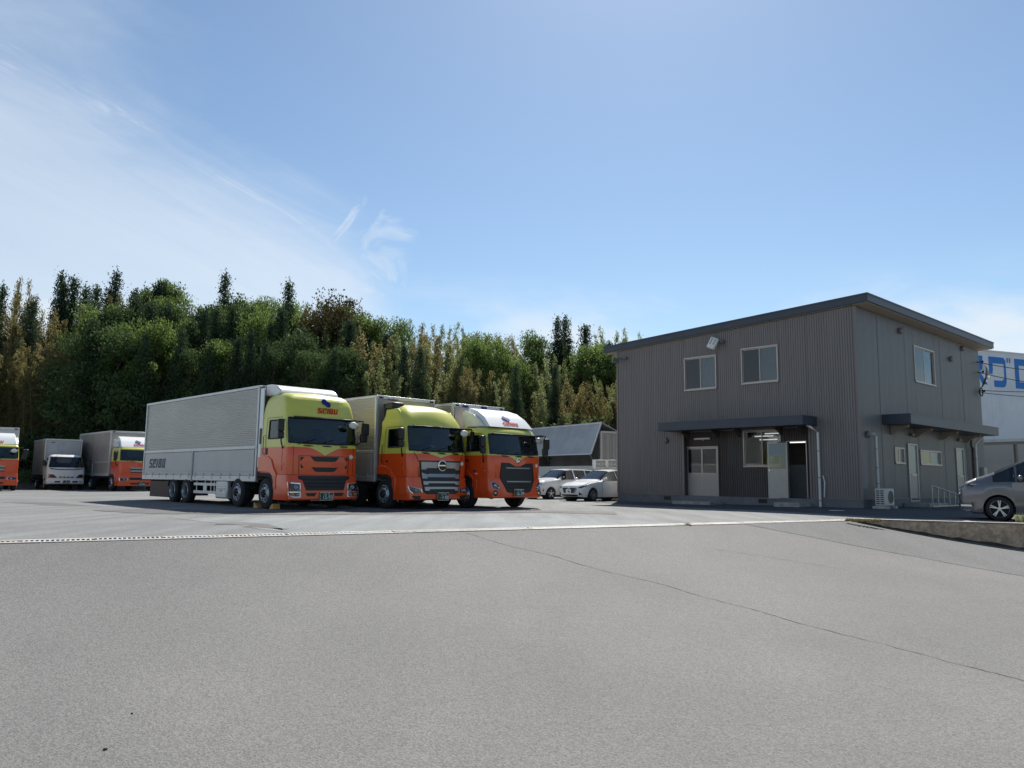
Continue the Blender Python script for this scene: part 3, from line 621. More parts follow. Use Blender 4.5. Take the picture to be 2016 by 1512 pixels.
def chassis(parent, xf, xr, axles, hw=1.2, guard=None, toolbox=None, flap=None, zr=.78):
    """axles: list of (x, kind, R)"""
    mb = MB()
    for sg in (-1, 1): mb.box(xr+.2, xf-.3, sg*.42-.05, sg*.42+.05, zr-.22, zr+.06)
    for x in np.arange(xr+.5, xf-.6, 1.1): mb.box(x-.05, x+.05, -.38, .38, zr-.15, zr)
    mb.box(xr+.05, -.75, -hw+.08, hw-.08, zr+.02, zr+.12)
    for (x, k, r) in axles: mb.tube([(x, -hw+.3, r), (x, hw-.3, r)], .09, 10); mb.ball((x, 0, r), .2, .2, .2)
    mb.tube([(-2.6, .15, .62), (-5.6, .15, .6)], .06, 8); mb.box(-5.4, -4.1, .55, 1.1, .38, .80); mb.box(-2.2+.6, -.95, .3, .9, .42, .86)
    mb.build('chassis', 'under', parent, bevel=.01)
    for (x, k, r) in axles:
        for sg in (-1, 1): wheel(parent, k, x, sg*(hw-.10 if k in ('front', 'rear') else hw-.1), r)
    # mudguards over the rear wheels
    for (x, k, r) in axles[1:]:
        for sg in (-1, 1):
            m2 = MB(); vs = []
            for a in range(15, 166, 15):
                for yy in (sg*(hw+.02), sg*(hw-.36)): vs.append((x+(r+.085)*math.cos(R(a)), yy, min(zr+.05, r+(r+.085)*math.sin(R(a)))))
            m2.add(vs, [(2*i, 2*i+1, 2*i+3, 2*i+2) for i in range(len(vs)//2-1)]); m2.build('mudguard', 'under', parent, smooth=50)
    if guard:
        x0, x1 = guard
        for sg in (-1, 1):
            m2 = MB(); y = sg*(hw-.03)
            for z in (.38, .66): m2.box(x0, x1, y-.02, y+.02, z, z+.10)
            g = m2.build('side_guard', 'white_plastic', parent, bevel=.006)
            m3 = MB()
            for x in (x0+.15, (x0+x1)/2-.05, (x0+x1)/2+.45, x1-.2): m3.box(x-.025, x+.025, y-.05 if sg > 0 else y+.022, y-.022 if sg > 0 else y+.05, .38, .9)
            m3.box((x0+x1)/2-.10, (x0+x1)/2+.18, y-.012, y+.012, .48, .66); m3.build('guard_bracket', 'box_frame', g)
    if toolbox:
        x0, x1, za, zb = toolbox; m2 = MB(); m2.box(x0, x1, -hw-.02, -hw+.45, za, zb); t = m2.build('tool_box', 'box_frame', parent, bevel=.05)
        m3 = MB(); m3.box(x0+.1, x1-.1, -hw-.035, -hw-.022, (za+zb)/2+.02, (za+zb)/2+.05); m3.box((x0+x1)/2-.04, (x0+x1)/2+.04, -hw-.045, -hw-.022, (za+zb)/2-.05, (za+zb)/2-.0)
        for zz in (.1, .2, .3): m3.box(x0+.06, x1-.06, -hw-.028, -hw-.021, za+zz*1.3+.02, za+zz*1.3+.028)
        m3.build('box_latch', 'alu', t)
    if flap:
        for sg in (-1, 1):
            m2 = MB(); m2.box(flap[0], flap[0]+.02, sg*.62, sg*1.2, .16, .80); m2.build('mud_flap', 'dark_red', parent)
        m2 = MB(); m2.box(flap[0]-.02, axles[-1][0]-.52, -hw+.05, -hw+.08, .16, .78); m2.build('side_skirt', 'dark_red', parent)
    m2 = MB(); m2.box(xr, xr+.12, -hw+.1, hw-.1, .42, .56); m2.build('rear_bumper', 'under', parent, bevel=.01)

def mirror_head(parent, x, y, z, w, h, d=.13, arm=None):
    mb = MB(); mb.box(x-d/2, x+d/2, y-w/2, y+w/2, z-h/2, z+h/2); o = mb.build('mirror', 'black', parent, bevel=.045)
    m2 = MB(); m2.box(x-d/2-.004, x-d/2+.002, y-w/2+.03, y+w/2-.03, z-h/2+.03, z+h/2-.03); m2.build('mirror_glass', 'chrome', o); return o
def mirrors(parent, cab, zt, zb, ztop, both=True, round_white=True, xo=.0):
    """passenger side (y+): arm frame in front of the corner with two heads and a round nose mirror; driver side (y-): two heads on an arm"""
    xf = cab.fx(0, zt)
    a = MB(); a.tube([(xf-.08, .92, ztop), (xf+.18, 1.08, ztop+.03), (xf+.14, 1.36, ztop+.02), (xf+.07, 1.40, zt), (xf+.05, 1.40, zb-.12), (xf-.1, 1.17, zb-.30)], .022, 6)
    a.tube([(xf-.1, 1.12, ztop-.02), (xf+.14, 1.36, ztop+.02)], .018, 6); a.tube([(xf+.07, 1.38, zt), (xf+.06, 1.52, zt)], .018, 6); a.tube([(xf+.05, 1.39, zb), (xf+.05, 1.50, zb)], .018, 6)
    a.build('mirror_arm', 'black', parent)
    mirror_head(parent, xf+.04, 1.52, zt, .27, .40); mirror_head(parent, xf+.02, 1.48, zb, .26, .28)
    m = MB(); m.tube([(xf+.16, 1.08, ztop+.03), (xf+.22, .98, zt+.14)], .016, 6); m.build('nose_mirror_arm', 'black', parent)
    m = MB(); m.ball((xf+.24, .93, zt+.10), .05, .17, .11); nm = m.build('nose_mirror', 'white_plastic' if round_white else 'alu', parent)
    m = MB(); m.ball((xf+.20, .97, zt+.09), .05, .165, .105); m.build('nose_mirror_back', 'black', nm)
    xd = xf-.28; d = MB(); d.tube([(xd-.05, -1.22, ztop-.05), (xd+.12, -1.36, ztop-.06), (xd+.12, -1.38, zb-.2), (xd-.02, -1.24, zb-.42)], .022, 6); d.build('mirror_arm', 'black', parent)
    mirror_head(parent, xd+.12, -1.40, zt, .20, .40); mirror_head(parent, xd+.13, -1.40, zb-.02, .19, .22)
def wipers(parent, cab, z, ys, ln=.55):
    for y in ys:
        mb = MB(); x = cab.fx(y, z)+.03; mb.tube([(x, y-.18, z-.06), (cab.fx(y+.1, z+.04)+.035, y+.12, z+.03), (cab.fx(y+ln*.6, z+.11)+.03, y+ln-.15, z+.10)], .014, 5); mb.box(x-.02, x+.015, y-.0, y+.26, z-.115, z-.085); mb.build('wiper', 'black', parent)
def door_lines(parent, cab, xr, xf, zlo, zhi, zmid):
    """door gap, window visor, indicator lamp and grab handle on both sides, following the cab side"""
    for sg in (-1, 1):
        def P(x, z): return (x, sg*(cab.at(z)[2]+.002), z)
        for pts in ([P(xr, zmid), P(xr, (zmid+zhi)/2), P(xr+.03, zhi-.05), P(xr+.09, zhi)], [P(xr+.09, zhi), P(xf-.1, zhi)], [P(xf-.1, zhi), P(xf, zhi-.1), P(xf+.05, zmid), P(xf+.05, zlo)]):
            mb = MB(); mb.tube(pts, .007, 4); mb.build('door_seam', 'under', parent)
        mb = MB(); mb.obox((xf+.12, sg*(cab.at(zlo+.2)[2]+.004), zlo+.22), (.05, 0, 0), (0, .012, 0), (0, 0, .025)); mb.build('side_indicator', 'orange_lamp', parent, bevel=.006)
        mb = MB(); mb.tube([P(xr-.06, zmid+.05), (xr-.06, sg*(cab.at(zmid)[2]+.05), zmid+.08), (xr-.06, sg*(cab.at(zmid)[2]+.05), zmid+.62), P(xr-.06, zmid+.66)], .012, 6); mb.build('grab_handle', 'black', parent)
def cowl(parent, cab, z, w=1.0):
    panel('cowl_grille', [(-w, z-.012), (-w*.6, z-.035), (w*.6, z-.035), (w, z-.012), (w, z+.01), (-w, z+.01)], cab.fx, .010, .03, 'black', parent)
    for y in (-.55, .1, .7): panel('cowl_vent', rect(y-.13, y+.13, z-.10, z-.075), cab.fx, .008, .02, 'black', parent)
def interior(parent, x0, x1, zf, hw=1.08):
    mb = MB(); mb.box(x0+.05, x1-.15, -hw, hw, zf-.06, zf); mb.box(x0-.0+.05, x0+.10, -hw, hw, zf, zf+.55)
    for y in (-.55, .6):
        mb.box(x0+.22, x0+.36, y-.24, y+.24, zf, zf+.62); mb.box(x0+.22, x0+.34, y-.14, y+.14, zf+.64, zf+.86); mb.box(x0+.2, x0+.75, y-.25, y+.25, zf-.02, zf+.12)
    mb.box(x1-.62, x1-.2, -hw, hw, zf, zf+.16); mb.build('interior', 'seat_dark', parent, bevel=.03)
    m2 = MB(); n = 20; c = Vector((x1-.68, -.55, zf+.26)); ax = Vector((-.5, 0, .87)); e1 = Vector((0, 1, 0)); e2 = ax.cross(e1)
    m2.tube([c+(e1*math.cos(2*math.pi*k/n)+e2*math.sin(2*math.pi*k/n))*.22 for k in range(n+1)], .018, 6); m2.tube([c-ax*.02, c-ax*.25+Vector((.2, 0, 0))], .03, 6); m2.build('steering_wheel', 'black', parent)
def headlamp(parent, name, poly, fx, off, bez='chrome', inner=None, amber=True):
    o = panel(name, poly, fx, off, .06, bez, parent, bevel=.012); ys = [p[0] for p in poly]; zs = [p[1] for p in poly]; cy, cz = sum(ys)/len(ys), sum(zs)/len(zs)
    P = [(cy+(y-cy)*.84, cz+(z-cz)*.84) for y, z in poly]; l = panel('lens', P, fx, off+.006, .02, 'glass_dark', o); return o, cy, cz

TH = R(44.5)
def truck_frame(px, py, th=TH): return (px, py), th-math.pi/2      # forward = (sin th, -cos th)
def place_truck(name, label, wx, wy, th=TH, hw=1.27, group='orange and yellow trucks'):
    lf = Vector((math.cos(th), math.sin(th))); o = Vector((wx, wy))+lf*hw; return thing(name, label, 'truck', (o.x, o.y, 0), th-math.pi/2, group)
exec_later = []

# ------------------------------------------------------------------ truck one (tall ribbed silver wing body, four axles)
def truck_one():
    t = place_truck('box_truck', 'large orange and yellow truck with long ribbed silver box lettered SEIBU, nearest the drain', -7.72, 24.44)
    liv = livery('livery_one', 1.93, .25, .62, .7)
    cab = Cab([(1.08, -.52, 1.34, 1.23, .11, .05), (1.5, -.52, 1.35, 1.24, .12, .06), (1.95, -.52, 1.34, 1.24, .13, .06), (2.06, -.52, 1.31, 1.24, .14, .06), (2.9, -.44, 1.17, 1.21, .14, .07)], (.30, .78), 6)
    # ring segments: 0 rear-side,1 side window,2 pillar,3.. corner arc, front from 6
    n0 = len(cab.xs)+1
    cab.build(t, 'cab', liv, windows=[('windshield', 2.06, 2.84, n0+1, n0+4+6+3), ('side_window', 2.22, 2.78, 1, 2), ('side_window_left', 2.22, 2.78, 2*n0+14-2, 2*n0+14-1)] if False else [('windshield', 2.06, 2.84, n0+2, n0+12), ('side_window', 2.2, 2.78, 1, 2), ('side_window_left', 2.2, 2.78, len(cab.ring(2))-3, len(cab.ring(2))-2)], extra_z=(2.0, 2.45))
    interior(t, -.5, 1.3, 1.75)
    fair = Cab([(2.9, -.46, 1.19, 1.215, .15, .08), (3.05, -.44, 1.17, 1.21, .16, .10), (3.25, -.40, 1.13, 1.19, .18, .11), (3.42, -.34, 1.07, 1.16, .20, .12), (3.54, -.26, .98, 1.11, .22, .12), (3.63, -.14, .82, 1.03, .24, .12), (3.685, 0.0, .50, .84, .30, .12), (3.705, .05, .25, .5, .1, .02)], (.4, .8), 6)
    fo = fair.build(t, 'roof_fairing', 'yellow')
    # recessed brow panel
    panel('brow_panel', [(-.78, 3.30), (-.62, 3.20), (.62, 3.20), (.80, 3.30), (.86, 3.44), (-.86, 3.44)], lambda y, z: fair.fx(y, z), .012, .03, 'yellow', fo, bevel=.01)
    up = Vector((fair.fx(0, 3.2)-fair.fx(0, 3.0), 0, .2)).normalized(); w = word_w('SEIBU', .17)
    mb = MB(); word(mb, 'SEIBU', (fair.fx(0, 3.0)+.02, -w/2+.12, 3.02), (0, 1, 0), up, .17); mb.build('lettering', 'seibu_red', fo, smooth=0)
    up = Vector((fair.fx(0, 3.45)-fair.fx(0, 3.25), 0, .2)).normalized()
    mb = MB(); emblem(mb, (fair.fx(0, 3.37)+.03, .10, 3.36), (0, 1, 0), up, .155); mb.build('emblem', 'seibu_blue', fo, smooth=0)
    mb = MB(); mb.box(1.09, 1.22, -1.02, 1.02, 2.835, 2.885); mb.build('sun_visor_strip', 'black', t, bevel=.02)
    wipers(t, cab, 2.08, (-.75, -.1, .55)); cowl(t, cab, 2.055, 1.05); door_lines(t, cab, -.20, .86, 1.18, 2.86, 1.66)
    # nose details
    fx = cab.fx
    panel('grille_slot', [(-.50, 1.64), (.52, 1.64), (.40, 1.51), (.30, 1.49), (-.30, 1.49), (-.38, 1.51)], fx, .012, .03, 'black', t)
    panel('grille_slot', [(-.46, 1.31), (.48, 1.31), (.36, 1.19), (.28, 1.17), (-.28, 1.17), (-.34, 1.19)], fx, .012, .03, 'black', t)
    for sg in (-1, 1):
        panel('grille_corner', [(sg*.72, 1.62), (sg*.84, 1.63), (sg*.83, 1.50), (sg*.78, 1.55)], fx, .012, .03, 'black', t)
        panel('grille_corner', [(sg*.72, 1.30), (sg*.83, 1.42), (sg*.81, 1.28)], fx, .012, .03, 'black', t)
        panel('panel_gap', [(sg*.86, 1.10), (sg*.88, 1.10), (sg*.90, 1.66), (sg*.88, 1.66)], fx, .006, .02, 'black', t)
        panel('panel_gap', [(sg*1.06, 1.10), (sg*1.072, 1.10), (sg*1.072, 1.95), (sg*1.06, 1.95)], fx, .006, .02, 'dark_red', t)
    panel('panel_gap', [(-.88, 1.655), (.88, 1.655), (.88, 1.668), (-.88, 1.668)], fx, .006, .02, 'black', t)
    for z in (1.44, 1.10): panel('panel_crease', [(-.80, z), (.80, z), (.80, z+.012), (-.80, z+.012)], fx, .01, .02, 'orange', t)
    mb = MB(); mb.lathe([(0, .075), (.015, .07), (.016, .001)], (fx(.98, 1.66)+.0, .98, 1.66), 'x', 16); mb.build('round_sticker', 'white_plastic', t)
    bum = Cab([(.30, .45, 1.40, 1.24, .12, .04), (.34, .42, 1.44, 1.25, .12, .04), (.62, .42, 1.44, 1.25, .14, .05), (.95, .42, 1.40, 1.25, .15, .06), (1.07, .42, 1.37, 1.24, .16, .06)], (.5,), 6)
    bo = bum.build(t, 'bumper', 'orange'); bx = bum.fx
    panel('lower_grille', [(-.90, 1.05), (.90, 1.05), (.90, .96), (.76, .90), (.66, .60), (-.66, .60), (-.76, .90), (-.90, .96)], bx, .03, .05, 'black', bo, bevel=.01)
    for z in (.92, .80, .70): panel('grille_bar', [(-.70, z), (.70, z), (.70, z+.035), (-.70, z+.035)], bx, .045, .03, 'under', bo)
    for sg in (-1, 1):
        o, cy, cz = headlamp(bo, 'headlight', [(sg*1.235, .86), (sg*.83, .83), (sg*.83, .38), (sg*1.10, .38), (sg*1.22, .44)], bx, .012)
        for (yy, zz, rr) in ((1.0, .70, .072), (.90, .60, .05), (.93, .47, .06)):
            mb = MB(); mb.lathe([(0, rr), (.02, rr*.8), (.012, rr*.5), (.03, .001)], (bx(sg*yy, zz)+.022, sg*yy, zz), 'x', 14); mb.build('reflector', 'lamp_lens', o)
        panel('lamp_divider', [(sg*.86, .565), (sg*1.2, .565), (sg*1.2, .535), (sg*.86, .535)], bx, .028, .03, 'chrome', o)
        panel('indicator', [(sg*1.05, .43), (sg*1.17, .45), (sg*1.17, .52), (sg*1.05, .52)], bx, .026, .02, 'lamp_amber', o)
        panel('bumper_slot', [(sg*.30, .52), (sg*.68, .52), (sg*.62, .42), (sg*.36, .42)], bx, .006, .02, 'black', bo)
    plate(bo, bx(0, .42)+.05, .03, .42, '15-93', '山口 100')
    # side: fender panel over the wheel arch, steps, door lines
    for sg in (-1, 1):
        y = sg*1.235; P = [(-.62, 1.62), (.02, 1.66), (.28, 1.55), (.42, 1.30), (.62, 1.10), (.62, .62), (.50, .62), (.46, .80), (.36, 1.02), (.18, 1.13), (-.62, 1.16)]
        mb = MB(); mb.prism(P, 'y', y-.04*sg, y+.035*sg); fe = mb.build('fender', 'orange', t, bevel=.02)
        P = [(-.66, 1.14), (.16, 1.11), (.33, 1.0), (.43, .80), (.46, .62), (.40, .62), (.36, .78), (.26, .93), (.1, 1.0), (-.66, 1.02)]
        mb = MB(); mb.prism(P, 'y', y-.10*sg, y+.012*sg); mb.build('arch_lip', 'under', fe, bevel=.01)
        mb = MB(); mb.box(.56, .95, y-.12*sg, y-.01*sg, .42, .46); mb.box(.52, .80, y-.12*sg, y, .60, .70); mb.build('step', 'alu', t)
        mb = MB(); mb.box(-.12, -.06, y, y+.03*sg, 1.70, 1.90); mb.build('door_handle', 'black', t, bevel=.01)
        mb = MB(); mb.box(-.72, -.46, sg*1.20, sg*1.24, 1.30, 3.86); mb.build('gap_fairing', 'white_paint', t, bevel=.01)
        mb = MB(); mb.box(-.60, -.50, sg*1.236, sg*1.262, 2.05, 2.55); mb.build('air_slot', 'black', t)
    text('badge', '410', .09, 'white_plastic', t, (.46, -1.275, .98), (R(90), 0, 0))
    mirrors(t, cab, 2.58, 2.30, 2.82)
    # box and its white aerodynamic nose
    cargo_box(t, -.74, -10.8, 1.25, .86, 3.97, 1.93, ribs=30)
    mb = MB(); mb.prism([(-.72, 3.99), (-.40, 3.985), (-.02, 3.93), (.22, 3.80), (.30, 3.66), (-.1, 3.60), (-.72, 3.60)], 'y', -1.06, 1.06); mb.build('front_cap', 'white_paint', t, bevel=.04)
    mb = MB(); mb.box(-.735, -.70, -1.24, 1.24, .9, 3.9); mb.build('front_wall', 'gap_brown', t)
    mb = MB(); word(mb, 'SEIBU', (-10.1, -1.275, 1.30), (1, 0, 0), (0, 0, 1), .36, skew=.28, gap=2.2, narrow=.86, thin=True, th=.006); mb.build('lettering', 'navy', t, smooth=0)
    chassis(t, 1.2, -10.8, [(0, 'front', .485), (-1.95, 'front', .485), (-6.25, 'rear', .455), (-7.47, 'rear', .455)], 1.25, guard=(-5.6, -3.75), toolbox=(-3.68, -2.78, .24, .84), flap=(-10.0,))
    return t
T1 = truck_one()
for k, (x, lab) in enumerate(((-.60, 'yellow wooden wheel chock behind the front tyre of the SEIBU lettered box truck'), (.56, 'yellow wooden wheel chock ahead of the front tyre of the SEIBU lettered box truck'))):
    mb = MB(); s = 1 if k else -1; P = [(-.13*s, .0), (.11*s, 0), (.11*s, .17), (.04*s, .17), (-.10*s, .05)]; mb.prism(P, 'y', -.12, .12)
    c = thing('wheel_chock', lab, 'wheel chock', T1.matrix_basis @ Vector((x*.92, -1.20, .008)), T1.rotation_euler.z, 'wheel chocks'); mb.build('block', 'chock', c, bevel=.01)
    mb = MB(); mb.tube([(.0, .0, .10), (.06*s, 0, .19), (.1*s, 0, .17)], .012, 6); mb.build('handle', 'black', c)

# ------------------------------------------------------------------ truck two (silver grille with round badge)
def truck_two():
    t = place_truck('box_truck', 'orange and yellow truck with wide silver grille, middle of the three nearest trucks', -4.16, 25.57)
    liv = livery('livery_two', 1.80, .12, .55, .7)
    cab = Cab([(1.05, -.42, 1.32, 1.22, .20, .06), (1.5, -.42, 1.34, 1.235, .22, .07), (1.75, -.42, 1.32, 1.235, .22, .07), (1.90, -.42, 1.28, 1.23, .22, .07), (2.72, -.34, 1.12, 1.19, .20, .07)], (.34, .80), 6); n0 = 3; nr = len(cab.ring(2))
    cab.build(t, 'cab', liv, windows=[('windshield', 1.90, 2.68, n0+2, n0+12), ('side_window', 2.0, 2.6, 1, 2), ('side_window_left', 2.0, 2.6, nr-3, nr-2)], extra_z=(2.3,))
    interior(t, -.4, 1.28, 1.60)
    fair = Cab([(2.72, -.38, 1.14, 1.19, .24, .10), (2.85, -.36, 1.10, 1.18, .26, .12), (3.02, -.32, 1.00, 1.15, .28, .14), (3.18, -.26, .90, 1.10, .30, .16), (3.32, -.20, .74, 1.0, .34, .18), (3.42, -.14, .40, .86, .30, .14), (3.46, -.05, .2, .62, .1, .05)], (.4, .8), 6)
    fo = fair.build(t, 'roof_fairing', 'yellow')
    for sg in (-1, 1):
        mb = MB(); mb.prism([(-.30, 2.80), (.74, 2.84), (.66, 3.06), (.42, 3.30), (-.20, 3.30)], 'y', sg*1.06, sg*1.165); mb.build('side_wing', 'yellow', fo, bevel=.05)
    mb = MB(); mb.box(-.28, .20, -1.16, -.70, 3.28, 3.52); mb.box(-.40, -.26, -1.17, -.72, 1.0, 3.50); mb.build('air_intake', 'black', t, bevel=.05)
    mb = MB(); mb.box(1.09, 1.17, -1.03, 1.03, 2.68, 2.715); mb.build('sun_visor_strip', 'black', t, bevel=.01)
    wipers(t, cab, 1.93, (-.75, -.1, .52)); cowl(t, cab, 1.895, 1.0); door_lines(t, cab, -.14, .82, 1.12, 2.68, 1.45); fx = cab.fx
    bum = Cab([(.30, .40, 1.34, 1.23, .18, .06), (.34, .36, 1.40, 1.25, .20, .07), (.60, .36, 1.42, 1.25, .22, .08), (.80, .36, 1.40, 1.25, .22, .08), (1.04, .36, 1.37, 1.24, .22, .08)], (.5,), 6)
    bo = bum.build(t, 'bumper', 'orange'); bx = bum.fx
    gx = lambda y, z: max(fx(y, z), bx(y, z) if z < 1.06 else -9)
    go = panel('grille', [(-.86, 1.58), (.86, 1.58), (.80, .98), (.74, .58), (.60, .50), (-.60, .50), (-.74, .58), (-.80, .98)], gx, .03, .05, 'black', t, bevel=.01)
    for (z0, z1, w0, w1) in ((1.28, 1.54, .82, .80), (.99, 1.20, .80, .77), (.79, .92, .76, .74), (.60, .74, .72, .70)):
        panel('grille_bar', [(-w0, z1), (w0, z1), (w1, z0), (w1*.78, z0), (w1*.74, z0+.05), (-w1*.74, z0+.05), (-w1*.78, z0), (-w1, z0)], gx, .055, .04, 'grille_silver', go, bevel=.012)
    x = gx(0, 1.42)+.055; mb = MB(); mb.lathe([(0, .185), (.03, .18), (.035, .15), (.02, .145)], (x, 0, 1.42), 'x', 28, 0); mb.lathe([(.012, .15), (.013, .001)], (x, 0, 1.42), 'x', 24, 1)
    mb.box(x+.01, x+.03, -.15, .15, 1.405, 1.445, 0)
    for sg in (-1, 1): mb.prism([(sg*.03, 1.42+.10), (sg*.09, 1.42+.08), (sg*.06, 1.42-.1), (sg*.03, 1.42-.10)], 'x', x+.012, x+.02, 1)
    mb.build('badge', ['chrome', 'black'], go, smooth=30)
    for sg in (-1, 1):
        o, cy, cz = headlamp(bo, 'headlight', [(sg*1.235, .76), (sg*.80, .66), (sg*.76, .55), (sg*1.12, .52), (sg*1.20, .58)], bx, .012)
        for (yy, zz, rr) in ((1.02, .62, .06), (.90, .61, .05)):
            mb = MB(); mb.lathe([(0, rr), (.02, rr*.8), (.012, rr*.5), (.03, .001)], (bx(sg*yy, zz)+.022, sg*yy, zz), 'x', 14); mb.build('reflector', 'lamp_lens', o)
        panel('bumper_slot', [(sg*.82, .44), (sg*1.14, .45), (sg*1.06, .34), (sg*.84, .34)], bx, .006, .02, 'black', bo)
        panel('panel_gap', [(sg*.86, 1.0), (sg*.875, 1.0), (sg*.92, 1.60), (sg*1.05, 1.85), (sg*1.03, 1.85), (sg*.90, 1.62)], fx, .006, .02, 'dark_red', t)
    plate(bo, bx(0, .42)+.06, .03, .42, '··3 88', '山口 100')
    mb = MB(); mb.lathe([(0, .07), (.015, .065), (.016, .001)], (fx(.96, 1.50), .96, 1.50), 'x', 16); mb.build('round_sticker', 'white_plastic', t)
    mb = MB(); mb.box(1.11, 1.122, -.28, -.12, 2.0, 2.1); mb.build('windshield_sticker', 'plate_white', t)
    for sg in (-1, 1):
        y = sg*1.235; P = [(-.46, 1.40), (-.1, 1.42), (.25, 1.30), (.40, 1.10), (.56, 1.02), (.56, .52), (.46, .52), (.43, .80), (.32, 1.02), (.12, 1.12), (-.46, 1.14)]
        mb = MB(); mb.prism(P, 'y', y-.04*sg, y+.03*sg); fe = mb.build('fender', 'orange', t, bevel=.02)
        mb = MB(); mb.prism([(-.50, 1.12), (.10, 1.10), (.30, 1.0), (.40, .80), (.43, .55), (.37, .55), (.33, .76), (.22, .92), (.05, .99), (-.50, 1.0)], 'y', y-.10*sg, y+.01*sg); mb.build('arch_lip', 'under', fe, bevel=.01)
        mb = MB(); mb.box(.46, .80, y-.12*sg, y-.01*sg, .34, .38); mb.build('step', 'alu', t)
        mb = MB(); mb.box(-.02, .10, y, y+.03*sg, 1.52, 1.58); mb.build('door_handle', 'black', t, bevel=.01)
    mirrors(t, cab, 2.42, 2.12, 2.66)
    cargo_box(t, -.62, -10.2, 1.25, .90, 3.80, 1.86, ribs=34)
    mb = MB(); mb.box(-.615, -.585, -1.2, 1.2, .95, 3.66); mb.build('front_wall', 'box_old', t)
    text('maker_mark', 'Fruehauf', .12, 'navy', t, (-.575, -.62, 3.68), FRONT)
    chassis(t, 1.2, -10.2, [(0, 'front', .485), (-1.75, 'front', .485), (-6.0, 'rear', .455), (-7.2, 'rear', .455)], 1.25)
    return t
truck_two()

# ------------------------------------------------------------------ truck three (white roof deflector, black grille)
def deflector(t, P, hw, z0, words=True, mname='white_paint'):
    """white roof wind deflector: side profile P in (x,z), front sheet narrower at the top"""
    mb = MB(); n = len(P); vs = []
    for i, (x, z) in enumerate(P): w = hw*(1-.10*(z-z0)/.7); vs += [(x, -w, z), (x, w, z)]
    mb.add(vs, [(2*i, 2*i+1, 2*i+3, 2*i+2) for i in range(n-1)])
    xr = P[-1][0]
    for sg in (0, 1): mb.add([vs[2*i+sg] for i in range(n)]+[(xr-.0, vs[sg][1]*1.0, z0)], [tuple(range(n+1))])
    mb.add([vs[-2], vs[-1], (xr, vs[1][1], z0), (xr, vs[0][1], z0)], [(0, 1, 2, 3)])
    o = mb.build('wind_deflector', mname, t, smooth=40, bevel=.02)
    if words:
        Q = [Vector((x, 0, z)) for x, z in P]
        def walk(d):
            for a, b in zip(Q, Q[1:]):
                L = (b-a).length
                if d <= L: return a+(b-a).normalized()*d, (b-a).normalized()
                d -= L
            return Q[-1], (Q[-1]-Q[-2]).normalized()
        h = .17; w = word_w('SEIBU', h); p, up = walk(.10); nrm = Vector((0, 1, 0)).cross(up); p = p+nrm*.012
        mb = MB(); word(mb, 'SEIBU', (p.x, -w/2+.05, p.z), (0, 1, 0), up, h); mb.build('lettering', 'seibu_red', o, smooth=0)
        p, up = walk(.45); up = (walk(.56)[0]-walk(.34)[0]).normalized(); nrm = Vector((0, 1, 0)).cross(up); p = p+nrm*.022; mb = MB(); emblem(mb, (p.x, .0, p.z), (0, 1, 0), up, .15); mb.build('emblem', 'seibu_blue', o, smooth=0)
    return o
